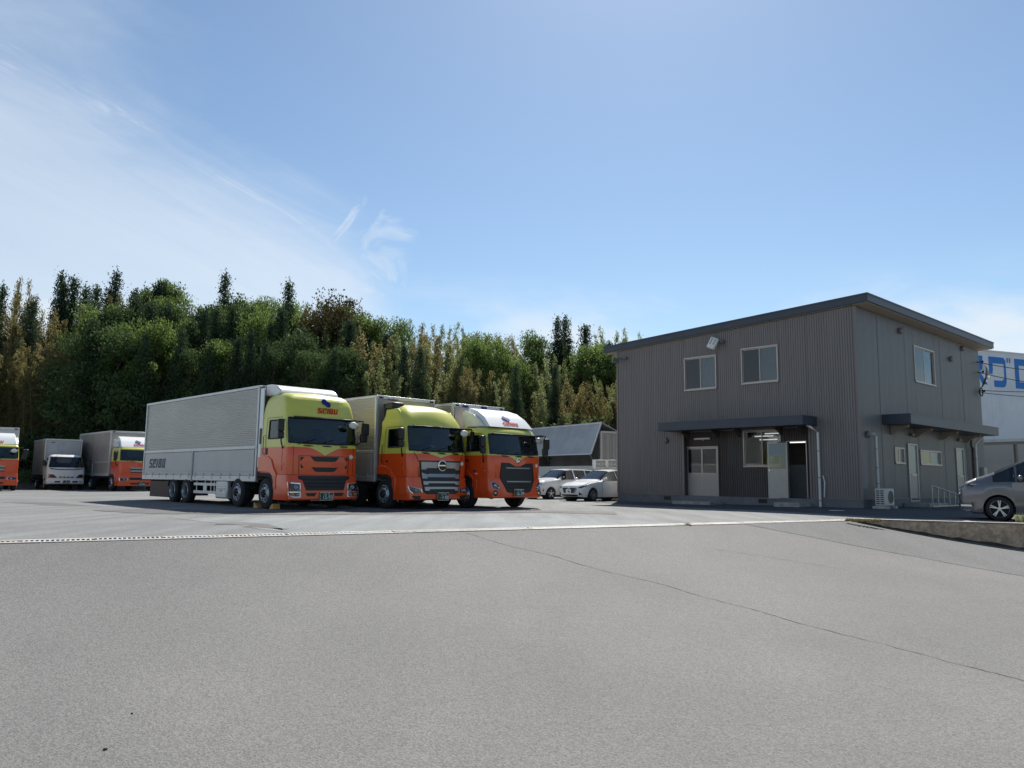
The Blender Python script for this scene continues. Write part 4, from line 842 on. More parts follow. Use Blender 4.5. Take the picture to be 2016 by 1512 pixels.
def truck_three():
    t = place_truck('box_truck', 'orange truck with white SEIBU roof deflector and black grille, plate 16-39, beside the white cars', -1.60, 26.82)
    liv = livery('livery_three', 1.80, .22, .50, .7)
    cab = Cab([(1.02, -.40, 1.30, 1.22, .18, .05), (1.5, -.40, 1.32, 1.235, .19, .06), (1.78, -.40, 1.31, 1.235, .20, .06), (1.86, -.40, 1.28, 1.235, .20, .06), (2.56, -.34, 1.14, 1.20, .20, .06), (2.68, -.32, 1.08, 1.17, .22, .08), (2.76, -.28, .96, 1.12, .22, .08), (2.79, -.2, .8, 1.0, .2, .05)], (.30, .80), 6); n0 = 3; nr = len(cab.ring(2))
    cab.build(t, 'cab', liv, windows=[('windshield', 1.86, 2.52, n0+2, n0+12), ('side_window', 1.95, 2.48, 1, 2), ('side_window_left', 1.95, 2.48, nr-3, nr-2)], extra_z=(2.2,))
    interior(t, -.4, 1.28, 1.58)
    deflector(t, [(1.0, 2.79), (.66, 3.13), (.28, 3.36), (-.22, 3.50)], 1.06, 2.79)
    for sg in (-1, 1):
        mb = MB(); mb.prism([(.82, 2.80), (.55, 3.04), (.22, 3.24), (-.20, 3.38), (-.32, 3.36), (-.32, 2.80)], 'y', sg*1.075, sg*1.14); mb.build('deflector_side', 'white_paint', t, bevel=.02)
    mb = MB(); mb.box(1.10, 1.19, -1.04, 1.04, 2.52, 2.56); mb.build('sun_visor_strip', 'black', t, bevel=.01)
    wipers(t, cab, 1.89, (-.75, -.1, .52)); cowl(t, cab, 1.855, 1.02); door_lines(t, cab, -.16, .84, 1.06, 2.54, 1.34); fx = cab.fx
    bum = Cab([(.36, .40, 1.34, 1.23, .16, .05), (.40, .36, 1.39, 1.25, .18, .06), (.70, .36, 1.40, 1.25, .20, .07), (1.02, .36, 1.35, 1.24, .20, .07)], (.5,), 6)
    bo = bum.build(t, 'bumper', 'orange'); bx = bum.fx; gx = lambda y, z: max(fx(y, z), bx(y, z) if z < 1.04 else -9)
    go = panel('grille', [(-.76, 1.56), (-.40, 1.55), (-.14, 1.44), (.14, 1.44), (.40, 1.55), (.76, 1.56), (.80, 1.20), (.80, .98), (.56, .58), (.42, .54), (-.42, .54), (-.56, .58), (-.80, .98), (-.80, 1.20)], gx, .03, .05, 'black', t, bevel=.012)
    for z in (1.36, 1.13, .90): panel('grille_bar', [(-.60, z+.045), (.60, z+.045), (.57, z), (-.57, z)], gx, .055, .04, 'grille_silver', go, bevel=.008)
    for z in (1.26, 1.03, .80, .70): panel('grille_mesh', [(-.62+(1-z)*.3*(z < 1), z+.03), (.62-(1-z)*.3*(z < 1), z+.03), (.58-(1-z)*.3*(z < 1), z), (-.58+(1-z)*.3*(z < 1), z)], gx, .040, .02, 'under', go)
    x = fx(0, 1.63)+.01; mb = MB(); mb.lathe([(0, .105), (.02, .10), (.022, .08), (.01, .075)], (x, 0, 1.63), 'x', 22); mb.box(x, x+.016, -.06, -.035, 1.58, 1.66); mb.box(x, x+.016, -.06, .0, 1.575, 1.595); mb.box(x, x+.016, .01, .06, 1.59, 1.65); mb.build('badge', 'chrome', t)
    for sg in (-1, 1):
        o, cy, cz = headlamp(bo, 'headlight', [(sg*1.20, .90), (sg*1.08, .92), (sg*.92, .80), (sg*.80, .64), (sg*.98, .64), (sg*1.17, .72)], bx, .012, 'lamp_lens')
        for (yy, zz, rr) in ((1.08, .78, .06), (.95, .71, .05)):
            mb = MB(); mb.lathe([(0, rr), (.02, rr*.8), (.012, rr*.5), (.03, .001)], (bx(sg*yy, zz)+.022, sg*yy, zz), 'x', 14); mb.build('reflector', 'chrome', o)
        mb = MB(); mb.lathe([(0, .10), (.012, .095), (.006, .06)], (bx(sg*1.05, .53)+.0, sg*1.05, .53), 'x', 18, 1); mb.lathe([(.0, .058), (.02, .04), (.03, .001)], (bx(sg*1.05, .53), sg*1.05, .53), 'x', 14, 0); mb.build('fog_lamp', ['chrome', 'black'], bo)
        panel('panel_gap', [(sg*.98, 1.04), (sg*.995, 1.04), (sg*.995, 1.80), (sg*.98, 1.80)], fx, .006, .02, 'dark_red', t)
    plate(bo, bx(0, .53)+.06, -.05, .54, '16-39', '山口 100')
    mb = MB(); mb.lathe([(0, .06), (.015, .055), (.016, .001)], (fx(.98, 1.48), .98, 1.48), 'x', 16); mb.build('round_sticker', 'white_plastic', t)
    for sg in (-1, 1):
        y = sg*1.235; P = [(-.44, 1.30), (.10, 1.30), (.30, 1.14), (.46, .98), (.60, .98), (.60, .44), (.48, .44), (.45, .78), (.34, 1.0), (.14, 1.12), (-.44, 1.14)]
        mb = MB(); mb.prism(P, 'y', y-.04*sg, y+.02*sg); fe = mb.build('fender', 'orange', t, bevel=.02)
        mb = MB(); mb.prism([(-.50, 1.12), (.12, 1.10), (.32, 1.0), (.42, .80), (.45, .55), (.39, .55), (.35, .76), (.24, .92), (.05, .99), (-.50, 1.0)], 'y', y-.10*sg, y+.01*sg); mb.build('arch_lip', 'under', fe, bevel=.01)
        mb = MB(); mb.box(.04, .16, y, y+.03*sg, 1.60, 1.66); mb.build('door_handle', 'black', t, bevel=.01)
        mb = MB(); mb.box(.42, .52, y+.02*sg, y+.03*sg, 1.24, 1.30); mb.build('door_sticker', 'seibu_blue', t); mb = MB(); mb.box(.50, .62, y, y+.006*sg, 1.16, 1.20); mb.build('door_sticker', 'plate_white', t)
    mirrors(t, cab, 2.26, 1.98, 2.52, round_white=False)
    cargo_box(t, -.70, -10.0, 1.25, .90, 3.68, 1.86, ribs=34)
    mb = MB(); mb.box(-.695, -.665, -1.2, 1.2, .95, 3.54); mb.build('front_wall', 'box_old', t)
    mb = MB(); mb.box(-.66, -.65, -.86, -.58, 3.56, 3.62); mb.box(-.66, -.65, .05, .33, 3.54, 3.64); mb.build('maker_mark', 'seibu_blue', t)
    chassis(t, 1.2, -10.0, [(0, 'front', .485), (-5.6, 'rear', .455), (-6.9, 'rear', .455)], 1.25)
truck_three()

# ------------------------------------------------------------------ the three trucks parked on the left, below the wood
def truck_left(name, label, wx, wy, th, boxtop, boxlen, hw, old=True, plate_no='···', zs=1.0, words=True):
    t = place_truck(name, label, wx, wy, th, hw)
    liv = livery('livery_'+name+str(wx), 1.80*zs, .06, .5, .7)
    k = zs
    cab = Cab([(1.0*k, -.42, 1.26, hw-.04, .14, .04), (1.5*k, -.42, 1.28, hw-.02, .16, .05), (1.84*k, -.42, 1.25, hw-.02, .18, .05), (2.52*k, -.36, 1.12, hw-.05, .18, .06), (2.64*k, -.3, 1.02, hw-.09, .2, .06), (2.68*k, -.2, .8, hw-.2, .2, .04)], (.32, .80), 6); n0 = 3; nr = len(cab.ring(2))
    cab.build(t, 'cab', liv, windows=[('windshield', 1.86*k, 2.48*k, n0+2, n0+12), ('side_window', 1.94*k, 2.44*k, 1, 2), ('side_window_left', 1.94*k, 2.44*k, nr-3, nr-2)])
    interior(t, -.4, 1.22, 1.55*k, hw-.15)
    deflector(t, [(.90, 2.68*k), (.60, 3.0*k), (.24, 3.24*k), (-.16, 3.36*k)], hw-.14, 2.68*k, words)
    for sg in (-1, 1):
        mb = MB(); mb.prism([(.66, 2.69*k), (.40, 2.92*k), (.05, 3.10*k), (-.22, 3.16*k), (-.30, 3.14*k), (-.30, 2.69*k)], 'y', sg*(hw-.13), sg*(hw-.06)); mb.build('deflector_side', 'white_paint', t, bevel=.02)
    bum = Cab([(.32*k, .40, 1.32, hw-.02, .16, .05), (.66*k, .36, 1.36, hw, .18, .06), (1.0*k, .36, 1.30, hw-.01, .18, .06)], (.5,), 6); bo = bum.build(t, 'bumper', 'orange'); bx = bum.fx; fx = cab.fx
    for (z0, z1, w) in ((1.34, 1.46, .62), (1.16, 1.27, .58)):
        o = panel('grille_bar', [(-w, z1*k), (w, z1*k), (w-.08, z0*k), (-w+.08, z0*k)], fx, .03, .04, 'grille_silver', t, bevel=.01); panel('grille_gap', [(-w+.02, (z0-.05)*k), (w-.02, (z0-.05)*k), (w-.06, (z0-.005)*k), (-w+.06, (z0-.005)*k)], fx, .02, .03, 'black', o)
    panel('lower_grille', [(-.62, .82*k), (.62, .82*k), (.58, .68*k), (-.58, .68*k)], bx, .02, .03, 'black', bo); panel('lower_grille', [(-.55, .50*k), (.55, .50*k), (.52, .42*k), (-.52, .42*k)], bx, .02, .03, 'black', bo)
    for sg in (-1, 1):
        o, cy, cz = headlamp(bo, 'headlight', [(sg*(hw-.03), .80*k), (sg*.72, .78*k), (sg*.70, .64*k), (sg*(hw-.05), .62*k)], bx, .012)
        mb = MB(); mb.lathe([(0, .055), (.02, .045), (.03, .001)], (bx(sg*.9, .71*k)+.02, sg*.9, .71*k), 'x', 12); mb.build('reflector', 'lamp_lens', o)
        y = sg*(hw-.02); mb = MB(); mb.prism([(-.44, 1.10), (.3, 1.10), (.5, .95), (.58, .95), (.58, .5), (.46, .5), (.42, .76), (.30, .96), (.1, 1.03), (-.44, 1.03)], 'y', y-.04*sg, y+.02*sg); mb.build('fender', 'orange', t, bevel=.02)
    plate(bo, bx(0, .42*k)+.05, .1, .45*k, plate_no, '山口', s=.9)
    wipers(t, cab, 1.89*k, (-.6, .1))
    mirrors(t, cab, 2.2*k, 1.96*k, 2.46*k)
    cargo_box(t, -.66, -.66-boxlen, hw+.01, .92, boxtop, 1.75, ribs=26, side='box_old' if old else 'box_alu', gate='box_old' if old else 'box_gate', hinges=False)
    mb = MB(); mb.box(-.655, -.625, -hw+.05, hw-.05, .95, boxtop-.13); mb.build('front_wall', 'box_old' if old else 'box_gate', t)
    kind = ('front', 'rear') if zs > .95 else ('small', 'smallr'); rr_ = .485 if zs > .95 else .37
    chassis(t, 1.1, -.66-boxlen, [(0, kind[0], rr_), (-boxlen*.62, kind[1], .455 if zs > .95 else .37)], hw)
    return t
def ground_pt(x, y): return x, y
truck_left('box_truck', 'orange truck with white SEIBU deflector cut off by the left picture edge', -31.2, 44.3, R(37), 3.72, 8.5, 1.24, old=False, plate_no='8-51')
truck_left('box_truck', 'orange truck with weathered silver box half hidden behind the long SEIBU lettered box', -24.5, 47.6, R(44), 3.72, 6.6, 1.20, plate_no='63-84')
def dyna():
    th = R(40); t = place_truck('small_box_truck', 'small white truck with plain aluminium box parked below the trees', -29.45, 48.9, th, 1.08, group=None); hw = 1.06
    cab = Cab([(.62, -.55, .98, hw-.03, .22, .08), (1.0, -.55, 1.02, hw, .26, .10), (1.30, -.55, .98, hw-.01, .26, .10), (1.42, -.55, .92, hw-.02, .26, .10), (2.05, -.50, .58, hw-.14, .24, .10), (2.17, -.45, .44, hw-.20, .22, .08), (2.22, -.3, .2, hw-.4, .2, .04)], (.36, .80), 6); n0 = 3; nr = len(cab.ring(2))
    cab.build(t, 'cab', 'white_paint', windows=[('windshield', 1.42, 2.05, n0+2, n0+12), ('side_window', 1.46, 2.0, 1, 2), ('side_window_left', 1.46, 2.0, nr-3, nr-2)], glassm='glass_clear')
    interior(t, -.5, .95, 1.15, .85); fx = cab.fx
    bum = Cab([(.36, .3, .98, hw-.02, .2, .08), (.42, .3, 1.06, hw, .22, .09), (.62, .3, 1.06, hw, .24, .10), (.66, .3, 1.02, hw-.01, .24, .10)], (.5,), 6); bo = bum.build(t, 'bumper', 'white_paint'); bx = bum.fx
    panel('cowl_trim', [(-.92, 1.36), (-.5, 1.30), (.5, 1.30), (.92, 1.36), (.92, 1.31), (.5, 1.25), (-.5, 1.25), (-.92, 1.31)], fx, .015, .03, 'black', t)
    for i in range(4): panel('grille_slot', rect(-.42+i*.22, -.26+i*.22, .76, .83), fx, .012, .03, 'black', t)
    for sg in (-1, 1):
        o, cy, cz = headlamp(t, 'headlight', [(sg*.98, .98), (sg*.72, .98), (sg*.48, .74), (sg*.98, .74)], fx, .012, 'lamp_lens'); panel('indicator', rect(*sorted((sg*.90, sg*.98)), .78, .94), fx, .024, .02, 'lamp_amber', o)
        panel('bumper_slot', rect(*sorted((sg*.34, sg*.64)), .46, .56), bx, .01, .02, 'black', bo); panel('fog_lamp', rect(*sorted((sg*.72, sg*.90)), .47, .55), bx, .01, .02, 'lamp_lens', bo)
        m = MB(); m.tube([(.75, sg*1.0, 1.75), (.92, sg*1.22, 1.72), (.92, sg*1.22, 1.3)], .016, 6); m.build('mirror_arm', 'black', t); mirror_head(t, .92, sg*1.25, 1.68, .2, .36); 
    plate(bo, bx(0, .5)+.05, 0, .5, '63-8', '山口', True, .8)
    wipers(t, cab, 1.47, (-.6, -.1, .4), .45)
    zt = 3.22; hb = 1.02; mb = MB(); mb.box(-5.0, -.62, -hb, hb, .92, zt); mb.build('cargo_body', 'box_old', t, bevel=.02)
    mb = MB(); mb.box(-.62, -.60, -hb+.08, hb-.08, 1.0, zt-.1); fw = mb.build('front_wall', 'box_gate', t)
    mb = MB(); mb.lathe([(0, .34), (.006, .335), (.007, .001)], (-.598, -.05, 2.72), 'x', 28); mb.build('faded_disc', 'box_grey', fw)
    mb = MB(); mb.box(-.598, -.592, -.72, -.50, 2.98, 3.02); mb.build('maker_mark', 'under', fw)
    mb = MB()
    for sg in (-1, 1): mb.box(-.66, -.59, sg*hb-.035, sg*hb+.035, .92, zt); mb.box(-5.0, -.6, sg*hb-.03, sg*hb+.03, zt-.07, zt+.01)
    mb.box(-.64, -.58, -hb, hb, zt-.07, zt+.012); mb.build('box_frame', 'box_frame', t, bevel=.012)
    chassis(t, 1.0, -5.0, [(.05, 'small', .37), (-2.9, 'smallr', .37)], hw, zr=.70)
dyna()

# ------------------------------------------------------------------ trailer with its wing raised
def trailer():
    th = R(31); o = Vector((5.05, 43.6)); t = thing('wing_trailer', 'grey truck body with its side wing swung open behind the white cars', 'truck', (o.x, o.y, 0), th+math.pi/2)
    # local: +x runs away from the viewer along the body, y: - is right of it (in view), + left (open side)
    L = 9.2; hw = 1.22; z0, z1 = 1.0, 3.74
    # local y+ = left of travel direction
    mb = MB(); mb.box(0, L, -hw*2, 0, z0-.08, z0); mb.box(L-.06, L, -hw*2, 0, z0, z1); mb.box(.05, L, -hw*2-.0, -hw*2+.04, z0, z1); mb.box(.02, L, -hw*2, -hw, z1-.05, z1); mb.build('body', 'box_grey', t)
    mb = MB(); mb.box(.06, L-.1, -.03, .0, z0, z0+.78); mb.build('drop_gate', 'white_plastic', t, bevel=.01)
    mb = MB()
    for y in (-hw*2+.05, -.05): mb.box(-.02, .10, y-.055, y+.055, z0-.1, z1)
    mb.box(-.02, .1, -hw*2+.1, -.1, z1-.13, z1+.01); mb.box(-.02, .1, -hw*2+.1, -.1, z0-.1, z0+.04); mb.build('rear_frame', 'box_frame', t, bevel=.01)
    for k in range(2):
        y1 = -.11-k*(hw-.105); y0 = y1-(hw-.115); mb = MB(); n = 5
        mb.box(.0, .04, y0, y1, z0+.06, z1-.15)
        for i in range(n): a = y0+(y1-y0)*(i+.15)/n; mb.box(-.022, .0, a, a+(y1-y0)*.5/n, z0+.14, z1-.22)
        d = mb.build('rear_door', 'box_gate', t, bevel=.006); m2 = MB()
        for f in (.42, .85): m2.tube([(-.05, y0+(y1-y0)*f, z0+.08), (-.05, y0+(y1-y0)*f, z1-.16)], .016, 6)
        for f in (.42, .85):
            for z in (z0+.3, z0+1.1, z1-.4): m2.box(-.065, -.02, y0+(y1-y0)*f-.05, y0+(y1-y0)*f+.05, z-.03, z+.03)
        m2.build('lock_rod', 'galvanised', d)
    # wing: rotated about the roof centre line
    ph = R(23); c, s = math.cos(ph), math.sin(ph); hy, hz = -hw, z1
    e = (hy+hw*c, hz+hw*s); f = (e[0]+1.98*s*.98, e[1]-1.98*c)
    def slab(a, b, th_): n = Vector((b[1]-a[1], -(b[0]-a[0]))).normalized()*th_; return [(a[0], a[1]), (b[0], b[1]), (b[0]+n.x, b[1]+n.y), (a[0]+n.x, a[1]+n.y)]
    mb = MB(); mb.prism(slab((hy, hz+.01), e, -.05), 'x', .03, L); mb.prism(slab(e, f, .05), 'x', .03, L); w = mb.build('wing_panel', 'box_grey', t, bevel=.01)
    mb = MB(); mb.prism(slab((e[0]+.002, e[1]), (f[0]+.002, f[1]), -.012), 'x', .03, .13); mb.prism(slab((e[0], e[1]), (e[0]+.06*s, e[1]-.06*c), -.015), 'x', .13, L); mb.prism(slab((f[0]-.07*s, f[1]+.07*c), f, -.015), 'x', .13, L); mb.build('wing_edge', 'box_frame', w)
    mb = MB(); mb.tube([(.3, -.02, z0+.55), (.3, f[0]-.05, f[1]+.02)], .025, 6); mb.tube([(.14, -.04, z0+.4), (.14, f[0]-.02, f[1]+.03)], .02, 6); mb.build('wing_stay', 'alu_dark', t)
    chassis(t, L+1.2, .2, [(1.6, 'rear', .455), (2.8, 'rear', .455), (L-.6, 'front', .485)], hw) if False else None
    mb = MB()
    for y in (-.75, -1.7): mb.box(.1, L+1.6, y-.06, y+.06, .66, .95)
    mb.box(.0, .1, -hw*2+.15, -.15, .42, .58); mb.build('chassis', 'under', t)
    for x in (1.5, 2.75, L+.9):
        for y in (-2.2, -.16):
            tm, rm = WM['rear']; w_ = obj('tyre', tm, t); w_.location = (x, y, .452); w_.rotation_euler = (0, 0, math.pi if y > -1 else 0); obj('rim', rm, w_)
    mb = MB(); mb.box(L+.15, L+2.1, -hw*2+.03, -.03, .7, 2.7); mb.build('cab', 'white_paint', t, bevel=.12)
    for (a, b) in ((1.2, 2.0), (2.1, 3.2)):
        p = thing('pallet', 'wooden pallet on the bed under the raised wing, '+('nearer' if a < 2 else 'farther')+' the rear doors', 'pallet', t.matrix_basis @ Vector(((a+b)/2, -.62, z0+.004)), th+math.pi/2, 'pallets under the wing')
        m3 = MB()
        for y in (-.5, 0, .5): m3.box(-(b-a)/2, (b-a)/2, y-.05, y+.05, 0, .75)
        m3.build('bearer', 'wood', p); m3 = MB()
        for i in range(5): x = -(b-a)/2+(b-a)*i/4.6; m3.box(x, x+.1, -.55, .55, .75, .80)
        m3.box(-(b-a)/2, (b-a)/2, .46, .551, .60, .74); m3.build('deck_board', 'wood', p)
    return t
trailer()
# white patterned tins stacked on pallets between the hatchback and the trailer
for k, (x, y, lab) in enumerate(((4.72, 41.6, 'stack of white printed cartons by the trailer doors, farthest from the grey building'), (5.38, 41.5, 'middle stack of white printed cartons by the trailer doors'), (6.02, 41.3, 'stack of white printed cartons by the trailer doors, nearest the grey building'))):
    c = thing('carton_stack', lab, 'cartons', (x, y, 0), R(8), 'stacks of white cartons'); mb = MB(); mb.box(-.28, .28, -.4, .4, 0, .14); mb.build('pallet_base', 'wood', c)
    for j in range(4):
        mb = MB(); mb.box(-.27, .27, -.38, .38, .145+j*.48, .62+j*.48); b = mb.build('carton', 'white_plastic', c, bevel=.01); m2 = MB()
        for a in range(3):
            for bb in range(2): m2.lathe([(0, .075), (-.004, .073), (-.0045, .05), (0, .048)], (-.18+a*.18, -.383, .145+j*.48+.15+bb*.19), 'y', 12)
        m2.build('printed_ring', 'navy', b)

# ------------------------------------------------------------------ cars
def car(name, label, loc, rz, P, paint, cat='car', group=None):
    """P: dict with length stations. Local: +x forward, origin on the ground under the front axle"""
    t = thing(name, label, cat, loc, rz, group); hw = P['hw']; st = P['st']     # st: (x, z_bottom, z_belt, z_top, top half width)
    xs = [s[0] for s in st]
    def ip(x, i): return float(np.interp(x, xs[::-1] if xs[0] > xs[-1] else xs, [s[i] for s in (st[::-1] if xs[0] > xs[-1] else st)]))
    x0, x1 = min(xs), max(xs); X = sorted(set(list(np.linspace(x0, x1, 70))+xs+P.get('extra', [])+[a+d for a in P['axles'] for d in np.linspace(-P['ra'], P['ra'], 15)]))
    body = MB(); rings = []; n = 0
    for x in X:
        zb = ip(x, 1)
        for a in P['axles']:
            d = abs(x-a)
            if d < P['ra']: zb = max(zb, P['rw']*.95+math.sqrt(P['ra']**2-d*d))
        zbelt, zt, tw = ip(x, 2), ip(x, 3), ip(x, 4)
        e = min(1, max(0., (x1-x)/P['nose']))**.5; er = min(1, max(0., (x-x0)/P['tail']))**.5; w = hw*(P['wn']+(1-P['wn'])*e)*(.90+.10*er)
        tw = min(tw, w-.0); zm = max(zb+.02, ip(x, 1)+.18)
        r = [(0, zb), (w*.90, zb), (w*.975, max(zb+.015, min(zm, zbelt-.1))), (w, max(zb+.03, (zm+zbelt)/2)), (w*.985, max(zb+.05, zbelt-.03)), (w*.955, max(zb+.06, zbelt)), (tw, max(zb+.08, zt-.07)), (tw*.93, max(zb+.085, zt-.02)), (tw*.55, max(zb+.09, zt)), (0, max(zb+.09, zt+.006))]
        rings.append(r)
    k = len(rings[0]); V = []
    for x, r in zip(X, rings):
        for (y, z) in r: V.append((x, -y, z))
        for (y, z) in r[::-1][1:-1]: V.append((x, y, z))
    m = 2*k-2; fs = []; gl = {}
    for i in range(len(X)-1):
        xc = (X[i]+X[i+1])/2
        for j in range(m):
            f = (i*m+j, i*m+(j+1) % m, (i+1)*m+(j+1) % m, (i+1)*m+j); key = None
            side = j == 5 or j == m-6
            if side:
                for q, (a, b) in enumerate(P['win']):
                    if a < xc < b: key = ('side_window', q, j)
            if 6 <= j <= m-7 and P['ws'][0] < xc < P['ws'][1]: key = ('windshield', 0, 0)
            if 6 <= j <= m-7 and P['rws'][0] < xc < P['rws'][1]: key = ('rear_window', 0, 0)
            if side and key is None and P['ws'][0] < xc < P['ws'][1]-.02 and False: key = ('windshield', 0, 0)
            if key: gl.setdefault(key, []).append(f)
            else: fs.append(f)
    fs.append(tuple(range(m))); fs.append(tuple((len(X)-1)*m+j for j in range(m)))
    body.add(V, fs); b = body.build('body', paint, t, smooth=38)
    for key, ff in gl.items():
        used = sorted(set(i for f in ff for i in f)); mp = {v: i for i, v in enumerate(used)}; g = MB()
        g.add([(V[i][0], V[i][1]*.988, V[i][2]-.004) for i in used], [tuple(mp[i] for i in f) for f in ff]); go = g.build(key[0], 'glass_car', t, smooth=60); ed = {}
        for f in ff:
            for a, bb in zip(f, f[1:]+f[:1]): ed[frozenset((a, bb))] = ed.get(frozenset((a, bb)), 0)+1
        tr = MB()
        for e_, c_ in ed.items():
            if c_ == 1: a, bb = tuple(e_); tr.tube([V[a], V[bb]], .012, 4)
        tr.build('window_trim', 'black', go)
    # floor, seats, dash so that the glass shows a cabin
    mb = MB(); zf = P['sill']; zb_ = P['belt']
    mb.box(P['cab'][0], P['cab'][1], -hw*.86, hw*.86, zf, zf+.06); mb.box(P['cab'][1]-.55, P['cab'][1]-.1, -hw*.84, hw*.84, zb_-.35, zb_-.06)
    for y in (-.36, .36):
        for x in P['seats']: mb.box(x-.08, x+.08, y-.22, y+.22, zf+.1, zb_+.10); mb.box(x-.06, x+.06, y-.12, y+.12, zb_+.12, zb_+.30); mb.box(x, x+.5, y-.23, y+.23, zf+.1, zf+.34)
    mb.build('interior', 'seat_dark', t, bevel=.03)
    mb = MB()
    for a in P['axles']:
        mb.lathe([(-hw*.92, P['ra']-.01), (-hw*.5, P['ra']-.01), (-hw*.5, .02)], (a, 0, P['rw']), 'y', 28); mb.lathe([(hw*.92, P['ra']-.01), (hw*.5, P['ra']-.01), (hw*.5, .02)], (a, 0, P['rw']), 'y', 28)
    mb.box(x0+.3, x1-.3, -hw*.8, hw*.8, P['sill']-.10, P['sill']-.02); mb.build('wheel_well', 'under', t)
    for a in P['axles']:
        for sg in (-1, 1): wheel(t, P['wheel'], a, sg*(hw-.105), P['rw'])
    return t, ip

def nose_fx(P):
    """front surface of the lofted body: x for a given (y, z)"""
    st = sorted(P['st'], key=lambda q: -q[0]); x1 = st[0][0]
    def f(y, z):
        r = abs(y)/P['hw']/.975; xw = x1 if r <= P['wn'] else x1-P['nose']*((r-P['wn'])/(1-P['wn']))**2
        xz = x1
        for a, b in zip(st, st[1:]):
            if b[0] < -1: break
            if z > a[3]-.05: t = min(1, max(0, (z-a[3]+.05)/max(1e-3, b[3]-a[3]))); xz = a[0]+(b[0]-a[0])*t
        xb = x1
        for a, b in zip(st, st[1:]):
            if b[0] < -1: break
            if z < a[1]: t = min(1, max(0, (a[1]-z)/max(1e-3, a[1]-b[1]))); xb = a[0]+(b[0]-a[0])*t
        return min(xw, xz, xb)
    return f
def car_common(t, P, hw, paint, zmir, xmir):
    for sg in (-1, 1):
        mb = MB(); mb.ball((xmir, sg*(hw+.10), zmir), .07, .11, .085, 0); o = mb.build('door_mirror', paint, t); mb = MB(); mb.box(xmir-.04, xmir+.03, sg*(hw-.06), sg*(hw+.06), zmir-.09, zmir-.05); mb.build('mirror_foot', 'black', o)
# hatchback: forward toward the drain, nose to the left front
def hatch():
    P = dict(hw=.845, axles=[0, -2.57], ra=.345, rw=.30, nose=.55, tail=.4, wn=.70, wheel='mazda', sill=.24, belt=.92, cab=(-3.0, .1), seats=(-1.15, -2.1),
             st=[(.76, .30, .55, .60, .55), (.70, .22, .62, .70, .62), (.55, .19, .70, .78, .70), (.2, .19, .82, .88, .74), (-.35, .19, .90, .955, .76), (-.62, .19, .93, 1.03, .70), (-1.35, .19, .95, 1.43, .56), (-1.9, .19, .97, 1.50, .57), (-2.6, .19, 1.0, 1.46, .56), (-3.05, .22, 1.02, 1.36, .53), (-3.30, .32, .98, 1.05, .6), (-3.36, .36, .80, .86, .6)],
             win=[(-1.72, -.82), (-2.52, -1.80)], ws=(-1.30, -.60), rws=(-3.28, -3.0))
    rz = R(222.5); t, ip = car('hatchback', 'white hatchback with wide dark grille partly hidden by the grey building', (*H_LOC, 0), rz, P, 'car_white')
    fx = nose_fx(P)
    g = panel('grille', [(-.44, .62), (.44, .62), (.46, .57), (.30, .36), (-.30, .36), (-.46, .57)], fx, .05, .10, 'black', t, bevel=.01)
    panel('grille_chrome', [(-.47, .60), (-.31, .345), (.31, .345), (.47, .60), (.44, .60), (.29, .37), (-.29, .37), (-.44, .60)], fx, .056, .03, 'chrome', g)
    mb = MB(); mb.lathe([(0, .07), (.015, .065), (.016, .045), (.005, .04)], (fx(0, .55)+.05, 0, .575), 'x', 18); mb.prism([(-.05, .585), (0, .56), (.05, .585), (0, .575)], 'x', fx(0, .55)+.05, fx(0, .55)+.065); mb.build('badge', 'chrome', g)
    panel('bumper_intake', [(-.52, .30), (.52, .30), (.46, .235), (-.46, .235)], fx, .02, .04, 'black', t)
    for sg in (-1, 1):
        o, cy, cz = headlamp(t, 'headlight', [(sg*.48, .62), (sg*.58, .68), (sg*.80, .77), (sg*.80, .70), (sg*.66, .60)], fx, .035, 'lamp_lens')
        panel('fog_intake', [(sg*.62, .42), (sg*.70, .30), (sg*.58, .28)], fx, .035, .04, 'black', t)
    plate(t, fx(0, .46)+.075, 0, .46, '··82', '山口', False, .72)
    car_common(t, P, .845, 'car_white', 1.02, -.72)
    mb = MB(); mb.box(-.98, -.88, -.862, -.852, .66, .72); mb.box(-1.0, -.86, -.861, -.851, .60, .63); mb.build('door_logo', 'navy', t)
    for x in (-.60, -1.76):
        for sg in (-1, 1): mb = MB(); mb.box(x, x+.008, sg*.836, sg*.846+.002*sg, .34, .86); mb.build('door_seam', 'alu_dark', t)
    mb = MB(); mb = MB()
    for sg in (-1, 1): mb.box(-1.68, -1.48, sg*.84, sg*.862, .82, .85)
    mb.build('door_handle', 'car_white', t, bevel=.008)
